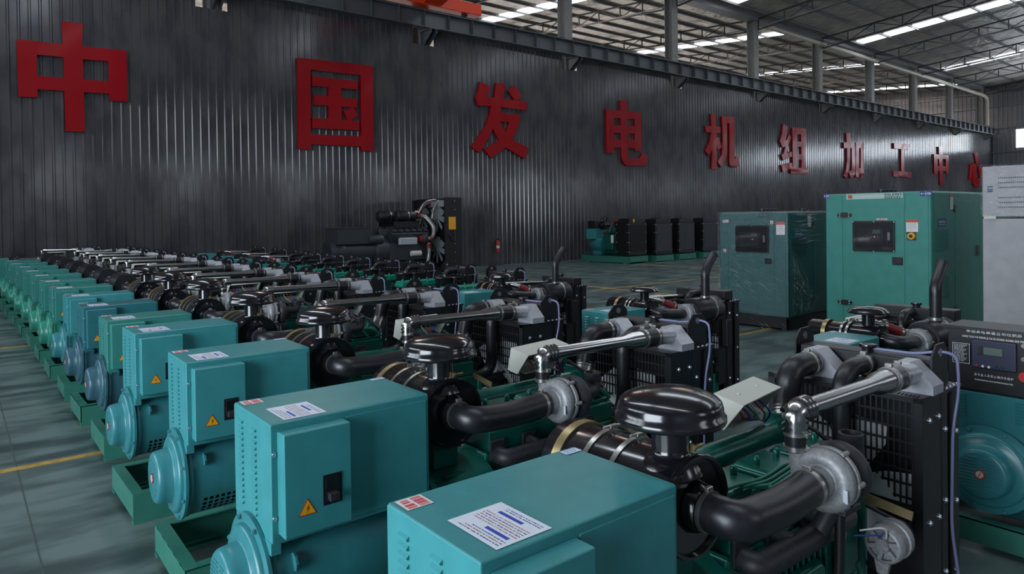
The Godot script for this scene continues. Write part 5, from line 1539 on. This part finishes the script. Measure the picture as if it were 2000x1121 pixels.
# ------------------------------------------------------------------ silenced canopies
func build_canopy(called: String, X: float, za: float, zb: float, top: float, base: float, L: float, q: Dictionary) -> Node3D:
	# q: pixel rectangles of the fittings on the front, which looks towards -x
	var o := thing(called, V(X, 0, (za + zb) / 2))
	var hw := (zb - za) / 2
	var org := o.position
	var body := part(o, "enclosure", MB.new().bb(V(0, base, -hw), V(L, top, hw), 0.035).done(), M.canopy)
	part(o, "base_frame", MB.new().bb(V(0.05, 0.0, -hw + 0.06), V(L - 0.05, base + 0.02, -hw + 0.14)).bb(V(0.05, 0.0, hw - 0.14), V(L - 0.05, base + 0.02, hw - 0.06)).bb(V(0.04, 0.03, -hw + 0.06), V(0.1, base + 0.02, hw - 0.06)).bb(V(L * 0.5, 0.03, -hw + 0.06), V(L * 0.5 + 0.1, base + 0.02, hw - 0.06)).done(), M.black)
	var f := func(px: float, py: float): return on_x(px, py, X) - org
	var rect := func(r: Array, x0: float, x1: float, bev: float):
		var a: Vector3 = f.call(r[0], r[1])
		var b: Vector3 = f.call(r[2], r[3])
		return MB.new().bb(V(x0, b.y, a.z), V(x1, a.y, b.z), bev).done()
	# sheet metal panels around the door, with open joints between them
	for r in q.panels:
		part(body, "front_panel", rect.call(r, -0.007, 0.004, 0.003), M.canopy)
	var dr := part(body, "door", rect.call(q.door, -0.006, 0.006, 0.004), M.canopy)
	var w: Array = q.window
	part(dr, "window_frame", rect.call(w, -0.022, 0.0, 0.004), M.black)
	var cx: float = (w[0] + w[2]) / 2.0
	var ww: float = w[2] - w[0]
	var wh: float = w[3] - w[1]
	part(dr, "instrument_panel", rect.call([w[0] + ww * 0.12, w[1] + wh * 0.22, w[0] + ww * 0.76, w[1] + wh * 0.8], -0.026, -0.02, 0.003), M.slate)
	part(dr, "meter_display", rect.call([cx - ww * 0.02, w[1] + wh * 0.28, cx + ww * 0.16, w[1] + wh * 0.4], -0.028, -0.024, 0.0), M.screen)
	part(dr, "data_plate", rect.call([cx - ww * 0.1, w[1] + wh * 0.62, cx + ww * 0.24, w[1] + wh * 0.74], -0.0275, -0.024, 0.0), M.iron)
	for k in 3:
		part(dr, "selector_knob", rect.call([w[0] + ww * 0.24, w[1] + wh * (0.3 + 0.17 * k), w[0] + ww * 0.3, w[1] + wh * (0.37 + 0.17 * k)], -0.032, -0.024, 0.0), M.iron)
	for k in 4:
		part(dr, "indicator_button", rect.call([cx - ww * 0.06 + k * ww * 0.07, w[1] + wh * 0.48, cx - ww * 0.03 + k * ww * 0.07, w[1] + wh * 0.53], -0.029, -0.024, 0.0), [M.red, M.white, M.red, M.engine][k])
	part(dr, "window_latch", rect.call([w[0] + ww * 0.83, w[1] + wh * 0.36, w[0] + ww * 0.89, w[1] + wh * 0.62], -0.034, -0.02, 0.004), M.steel)
	for sx in [0.02, 0.5, 0.98]:
		for sy in [0.03, 0.97]:
			var sc: Vector3 = f.call(w[0] + ww * sx, w[1] + wh * sy)
			part(dr, "frame_screw", once("wscrew", func(): return bolt_mesh([Vector3.ZERO], Vector3.LEFT, 0.006)), M.bolt).position = V(-0.022, sc.y, sc.z)
	part(dr, "window_pane", rect.call([w[0] + ww * 0.03, w[1] + wh * 0.04, w[2] - ww * 0.03, w[3] - wh * 0.04], -0.037, -0.0355, 0.0), M.acryl)
	part(dr, "door_handle", rect.call(q.handle, -0.016, 0.0, 0.006), M.black)
	var hr: Array = q.handle
	part(dr, "handle_paddle", rect.call([lerpf(hr[0], hr[2], 0.4), lerpf(hr[1], hr[3], 0.25), lerpf(hr[0], hr[2], 0.9), lerpf(hr[1], hr[3], 0.8)], -0.024, -0.014, 0.004), M.slate)
	for h in q.hinges:
		var c: Vector3 = f.call(h[0], h[1])
		part(dr, "hinge", MB.new().prism([Vector2(-0.1, 0), Vector2(-0.08, 0.025), Vector2(-0.02, 0.034), Vector2(0.02, 0.034), Vector2(0.08, 0.025), Vector2(0.1, 0), Vector2(0.08, -0.025), Vector2(0.02, -0.034), Vector2(-0.02, -0.034), Vector2(-0.08, -0.025)], V(-0.006, c.y, c.z), V(0, 0, 1), Vector3.UP, V(-0.012, 0, 0)).done(), M.black)
		for sy in [-0.016, 0.016]:
			for sz in [-0.06, 0.06]:
				part(dr, "hinge_screw", once("hscrew", func(): return bolt_mesh([Vector3.ZERO], Vector3.LEFT, 0.007)), M.bolt).position = V(-0.018, c.y + sy, c.z + sz)
	if q.has("stop"):
		var c: Vector3 = f.call(q.stop[0], q.stop[1])
		part(body, "stop_plate", MB.new().box(V(-0.003, c.y, c.z), V(0.01, 0.12, 0.12), 0.01).done(), M.black)
		part(body, "stop_ring", MB.new().lathe(V(-0.03, c.y, c.z), Vector3.RIGHT, [Vector2(0, 0.02), Vector2(0, 0.042), Vector2(0.03, 0.048)], 24).done(), M.yellow)
		part(body, "stop_button", MB.new().lathe(V(-0.045, c.y, c.z), Vector3.RIGHT, [Vector2(0, 0), Vector2(0, 0.02), Vector2(0.03, 0.02)], 20).done(), M.black)
	for s in q.labels:
		var c: Vector3 = f.call(s[0], s[1])
		sticker(body, s[4], V(-0.0075, c.y, c.z), Vector3.LEFT, Vector3.UP, Vector2(s[2], s[3]), s[5])
	# right side, which looks towards +z
	var z1 := hw
	part(body, "side_door", MB.new().bb(V(0.75, base + 0.06, z1), V(L * 0.62, top - 0.12, z1 + 0.006), 0.003).done(), M.canopy)
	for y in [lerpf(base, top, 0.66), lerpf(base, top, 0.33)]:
		part(body, "vent_dark_backing", MB.new().bb(V(0.12, y - 0.13, z1 - 0.003), V(0.52, y + 0.13, z1 + 0.002)).done(), M.black)  # near-black sheet painting the shade inside the vent opening
		var vb := MB.new()
		for k in 12:
			vb.bb(V(0.12, y - 0.13 + k * 0.022, z1), V(0.52, y - 0.124 + k * 0.022, z1 + 0.006))
		for k in 14:
			vb.bb(V(0.12 + k * 0.0295, y - 0.13, z1), V(0.126 + k * 0.0295, y + 0.13, z1 + 0.005))
		part(body, "vent_grid", vb.done(), M.canopy)
	for y in [lerpf(base, top, 0.88), lerpf(base, top, 0.16)]:
		part(body, "side_hinge", MB.new().lathe(V(0.72, y, z1), V(0, 0, 1), [Vector2(0, 0.05), Vector2(0.012, 0.045), Vector2(0.014, 0)], 8).done(), M.black)
	part(body, "side_handle", MB.new().bb(V(1.45, lerpf(base, top, 0.52), z1), V(1.56, lerpf(base, top, 0.6), z1 + 0.02), 0.006).done(), M.black)
	sticker(body, "side_print", V(0.3, lerpf(base, top, 0.78), z1 + 0.002), V(0, 0, 1), Vector3.UP, Vector2(0.26, 0.1), M.bluelab2)
	sticker(body, "side_label", V(0.62, top - 0.13, z1 + 0.002), V(0, 0, 1), Vector3.UP, Vector2(0.1, 0.2), M.warn)
	for x in [0.5, 0.75, L * 0.6]:
		part(body, "lifting_lug", MB.new().lathe(V(x, top, -hw * 0.2), Vector3.UP, [Vector2(-0.01, 0.03), Vector2(0.02, 0.03), Vector2(0.022, 0.05), Vector2(0.05, 0.05), Vector2(0.055, 0)], 14).lathe(V(x + 0.12, top, -hw * 0.2), Vector3.UP, [Vector2(-0.01, 0.03), Vector2(0.02, 0.03), Vector2(0.022, 0.05), Vector2(0.05, 0.05), Vector2(0.055, 0)], 14).done(), M.black)
	return o

func build_canopies() -> void:
	M.banner = label_tex(128, 16, Color(0.62, 0.72, 0.7), [[3, 13, 4, 14, Color(0.7, 0.25, 0.2), false]])
	M.logo = label_tex(48, 24, Color(0.12, 0.18, 0.45), [[11, 13, 2, 46, Color(0.85, 0.88, 0.92), false], [2, 22, 23, 25, Color(0.85, 0.88, 0.92), false], [6, 18, 6, 8, Color(0.85, 0.88, 0.92), false], [6, 18, 40, 42, Color(0.85, 0.88, 0.92), false], [6, 8, 30, 42, Color(0.85, 0.88, 0.92), false], [16, 18, 30, 42, Color(0.85, 0.88, 0.92), false]])
	M.bluelab2 = label_tex(64, 24, Color(0.1, 0.25, 0.42), [[6, 12, 6, 58, Color(0.62, 0.7, 0.78), true], [15, 19, 6, 58, Color(0.5, 0.62, 0.66), true]])
	var X1 := 9.57
	var c1 := build_canopy("wrapped_canopy_generator", X1, -6.57, -5.38, 1.78, 0.19, 2.9, {
		"door": [1425, 429, 1513, 600], "panels": [[1408, 417.5, 1536, 427.8], [1408, 429.2, 1423.6, 611], [1514.4, 429.2, 1536, 618], [1425, 601.5, 1513, 613]],
		"window": [1437, 440, 1503, 494], "handle": [1494, 504, 1508, 516], "hinges": [],
		"labels": [[1525, 446, 0.14, 0.19, "warning_sheet", M.warn], [1418, 432, 0.1, 0.04, "red_label", M.redlab], [1508, 434, 0.05, 0.05, "small_label", M.redlab], [1416, 489, 0.05, 0.05, "small_label", M.redlab]]})
	for n in c1.get_children() + c1.get_child(0).get_children():
		if n.material_override == M.canopy:
			n.material_override = M.canopy_teal
	tag(c1, "dark teal silenced generator canopy wrapped in clear plastic film", "generator canopy")
	var p1 := on_x(1493, 419, X1) - c1.position
	text(c1, "maker_print", "SILENT", p1 + V(-0.0085, 0.012, 0), 0.03, M.slate, Vector3.LEFT, 1.5)
	text(c1, "maker_print", "DIESEL", p1 + V(-0.0085, -0.035, 0), 0.03, M.slate, Vector3.LEFT, 1.5)
	var X2 := 9.2
	var a := on_x(1610, 379, X2)
	var b := on_x(1820, 373, X2)
	var c2 := build_canopy("canopy_generator", X2, a.z, b.z, (a.y + b.y) / 2, 0.22, 3.2, {
		"door": [1649, 404, 1768, 604], "panels": [[1614, 384, 1647.5, 655], [1649.3, 383, 1767.6, 402.4], [1769.8, 381, 1815, 640], [1649.3, 606, 1767.6, 648]],
		"window": [1666, 431.5, 1749, 492.5], "handle": [1743, 502, 1764, 518], "hinges": [[1650, 420], [1651, 590]], "stop": [1781, 461],
		"labels": [[1782, 441, 0.135, 0.15, "warning_sheet", M.warn], [1707, 383, 0.7, 0.07, "banner", M.banner], [1615, 383, 0.08, 0.06, "logo_label", M.logo], [1809, 378, 0.13, 0.06, "logo_label", M.logo], [1723, 428, 0.13, 0.02, "red_label", M.redlab]]})
	tag(c2, "tall green silenced generator canopy with a black framed control window", "generator canopy")
	p1 = on_x(1745, 380, X2) - c2.position
	text(c2, "maker_print", "SILENT", p1 + V(-0.0095, 0.002, 0), 0.03, M.slate, Vector3.LEFT, 1.6)
	text(c2, "maker_print", "DIESEL", p1 + V(-0.0095, -0.036, 0), 0.03, M.slate, Vector3.LEFT, 1.6)
	p1 = on_x(1697, 384, X2) - c2.position
	text(c2, "generator_print", "GENERATOR", p1 + V(-0.0095, -0.004, 0), 0.035, M.cream, Vector3.LEFT, 1.3)
	# stretch film around the smaller canopy
	var w := part(c1, "stretch_film", MB.new().bb(V(-0.014, 1.785, -0.6), V(2.9, 1.788, 0.6)).done(), M.film)
	var hw := 0.595
	var rg := RandomNumberGenerator.new()
	rg.seed = 77
	var front := MB.new()
	film_sheet(front, func(u: float, v: float): return V(-0.012 - 0.014 * absf(sin(u * 9.0 + v * 13.0)) * 0.4 * rg.randf(), lerpf(0.2, 1.79, v), lerpf(-hw - 0.01, hw + 0.01, u)), 26, 30)
	part(w, "front_layer", front.done(), M.film)
	var sd := MB.new()
	film_sheet(sd, func(u: float, v: float): return V(lerpf(-0.012, 2.9, u), lerpf(1.3, 1.79, v), hw + 0.012 + 0.003 * rg.randf()), 30, 20)
	part(w, "side_layer", sd.done(), M.film_clear)
	var tail := MB.new()
	film_sheet(tail, func(u: float, v: float):
		var y := lerpf(0.25, lerpf(1.45, 0.5, sqrt(u)), v)
		return V(lerpf(0.0, 0.62, u), y, hw + 0.03 + 0.1 * u * v + 0.03 * rg.randf() * sin(u * 20.0)), 22, 12)
	part(w, "loose_tail", tail.done(), M.film_clear)
	var st := MB.new()
	for k in 75:
		var z := rg.randf_range(-hw, hw - 0.12)
		var y := 0.95 - 0.45 * (z + hw) + 0.22 * rg.randfn() - 0.1
		var l := rg.randf_range(0.03, 0.22)
		var an := deg_to_rad(rg.randf_range(-42, -18))
		var wv := rg.randf_range(0.001, 0.004)
		var dv := V(0, sin(an), cos(an)) * l
		st.tube([V(-0.03, y, z), V(-0.033, y, z) + dv * 0.5, V(-0.03, y, z) + dv], [0.0006, wv, 0.0006], 6, false)
	for k in 30:
		var y := rg.randf_range(1.0, 1.7)
		var z := rg.randf_range(-hw, hw - 0.1)
		var l := rg.randf_range(0.04, 0.2)
		var an := deg_to_rad(rg.randf_range(-10, 12))
		var dv := V(0, sin(an), cos(an)) * l
		st.tube([V(-0.03, y, z), V(-0.033, y, z) + dv * 0.5, V(-0.03, y, z) + dv], [0.0006, 0.003, 0.0006], 6, false)
	for k in 40:
		var y := rg.randf_range(1.3, 1.75)
		var x := rg.randf_range(0.02, 0.5)
		var l := rg.randf_range(0.15, 0.5)
		var an := deg_to_rad(rg.randf_range(-4, 8))
		var dv := V(cos(an), sin(an), 0) * l
		st.tube([V(x, y, hw + 0.03), V(x, y, hw + 0.033) + dv * 0.5, V(x, y, hw + 0.03) + dv], [0.0006, 0.0025, 0.0006], 6, false)
	for k in 34:
		# folds fan out from the corner down to the tail
		var t := rg.randf()
		var a0 := V(0.0, lerpf(1.4, 0.35, t), hw + 0.035)
		var a1 := V(0.64, lerpf(0.55, 0.25, t), hw + 0.08)
		var s0 := rg.randf_range(0.0, 0.4)
		var q0 := a0.lerp(a1, s0) - V(0, 0.25 * s0 * (1.0 - s0) * (1.0 - t), 0)
		var s1 := minf(1.0, s0 + rg.randf_range(0.3, 0.6))
		var q1 := a0.lerp(a1, s1) - V(0, 0.25 * s1 * (1.0 - s1) * (1.0 - t), 0)
		st.tube([q0, q0.lerp(q1, 0.5), q1], [0.0005, 0.0018, 0.0005], 5, false)
	tag(part(w, "film_creases", st.done(), M.clear_plastic), "", "", "", "stuff")
	# grey cabinet in film at the right
	var kx := 9.3
	var lt := on_x(1918, 326, kx)
	var cb := thing("grey_cabinet", V(kx, 0, lt.z))
	tag(cb, "tall pale grey steel cabinet with a film-wrapped upper half", "cabinet")
	part(cb, "lower_body", MB.new().bb(V(0, 0.0, 0), V(1.2, 1.66, 1.9), 0.01).done(), M.cabinet)
	var ub := part(cb, "upper_body", MB.new().bb(V(0, 1.68, 0), V(1.2, lt.y, 1.9), 0.01).done(), M.cabinet)
	var sl := MB.new()
	for r in 6:
		for k in 40:
			sl.bb(V(-0.002, 1.78 + r * 0.055 + (0.06 if r > 2 else 0.0), 0.16 + k * 0.018), V(0.0, 1.795 + r * 0.055 + (0.06 if r > 2 else 0.0), 0.168 + k * 0.018))
	part(ub, "vent_slots", sl.done(), M.core)
	sticker(ub, "handling_label", V(0, 2.0, 0.08), Vector3.LEFT, Vector3.UP, Vector2(0.05, 0.07), M.bluelab2)
	part(cb, "packing_batten", MB.new().bb(V(-0.02, 1.655, 0.02), V(0.0, 1.69, 0.14)).done(), M.cream)
	var cf := MB.new()
	film_sheet(cf, func(u: float, v: float): return V(-0.015 - 0.012 * rg.randf(), lerpf(1.66, lt.y + 0.02, v), lerpf(-0.01, 1.9, u)), 40, 20)
	part(cb, "film_wrap", cf.done(), M.film)

func film_sheet(b: MB, f: Callable, nu: int, nv: int) -> void:
	var g := []
	for i in nu + 1:
		var row := []
		for j in nv + 1:
			row.append(f.call(float(i) / nu, float(j) / nv))
		g.append(row)
	for i in nu:
		for j in nv:
			var a: Vector3 = g[i][j]
			var c: Vector3 = g[i + 1][j]
			var d: Vector3 = g[i + 1][j + 1]
			var e: Vector3 = g[i][j + 1]
			var n1 := (d - a).cross(c - a).normalized()
			b.tri(a, c, d, n1, n1, n1)
			var n2 := (e - a).cross(d - a).normalized()
			b.tri(a, d, e, n2, n2, n2)

func build_small() -> void:
	var e := thing("fire_extinguisher", V(15.45, 0.49, -20.02))
	tag(e, "red fire extinguisher hanging on the dark corrugated wall", "fire extinguisher")
	part(e, "cylinder", MB.new().lathe(Vector3.ZERO, Vector3.UP, [Vector2(0, 0), Vector2(0, 0.07), Vector2(0.36, 0.075), Vector2(0.41, 0.045), Vector2(0.43, 0.025), Vector2(0.43, 0)], 24).done(), M.red)
	part(e, "valve", MB.new().bb(V(-0.03, 0.43, -0.02), V(0.07, 0.5, 0.02), 0.005).done(), M.black)
	part(e, "discharge_hose", MB.new().tube(bend([V(-0.02, 0.46, 0), V(-0.1, 0.42, 0.02), V(-0.09, 0.12, 0.02)], 0.06), 0.012, 8).done(), M.black)
	part(e, "label_band", MB.new().lathe(V(0, 0.14, 0), Vector3.UP, [Vector2(0, 0.0735), Vector2(0.1, 0.0745)], 24).done(), M.paper)
	part(e, "wall_hook", MB.new().bb(V(-0.02, 0.38, -0.13), V(0.02, 0.42, -0.04)).done(), M.black)
	var t := thing("paper_scrap", V(0.2, 0.0, -3.72))
	tag(t, "small torn scrap of white paper on the aisle floor", "scrap")
	part(t, "sheet", MB.new().prism([Vector2(-0.03, -0.015), Vector2(0.03, -0.02), Vector2(0.035, 0.01), Vector2(0.0, 0.02), Vector2(-0.03, 0.012)], V(0, 0.002, 0), Vector3.RIGHT, V(0, 0, 1), V(0, 0.003, 0)).done(), M.paper)

func _ready() -> void:
	set_camera()
	set_light()
	make_materials()
	make_labels()
	build_hall()
	build_letters()
	build_crane()
	build_rows()
	build_panel_set()
	build_canopies()
	build_big_set()
	build_far_sets()
	build_small()
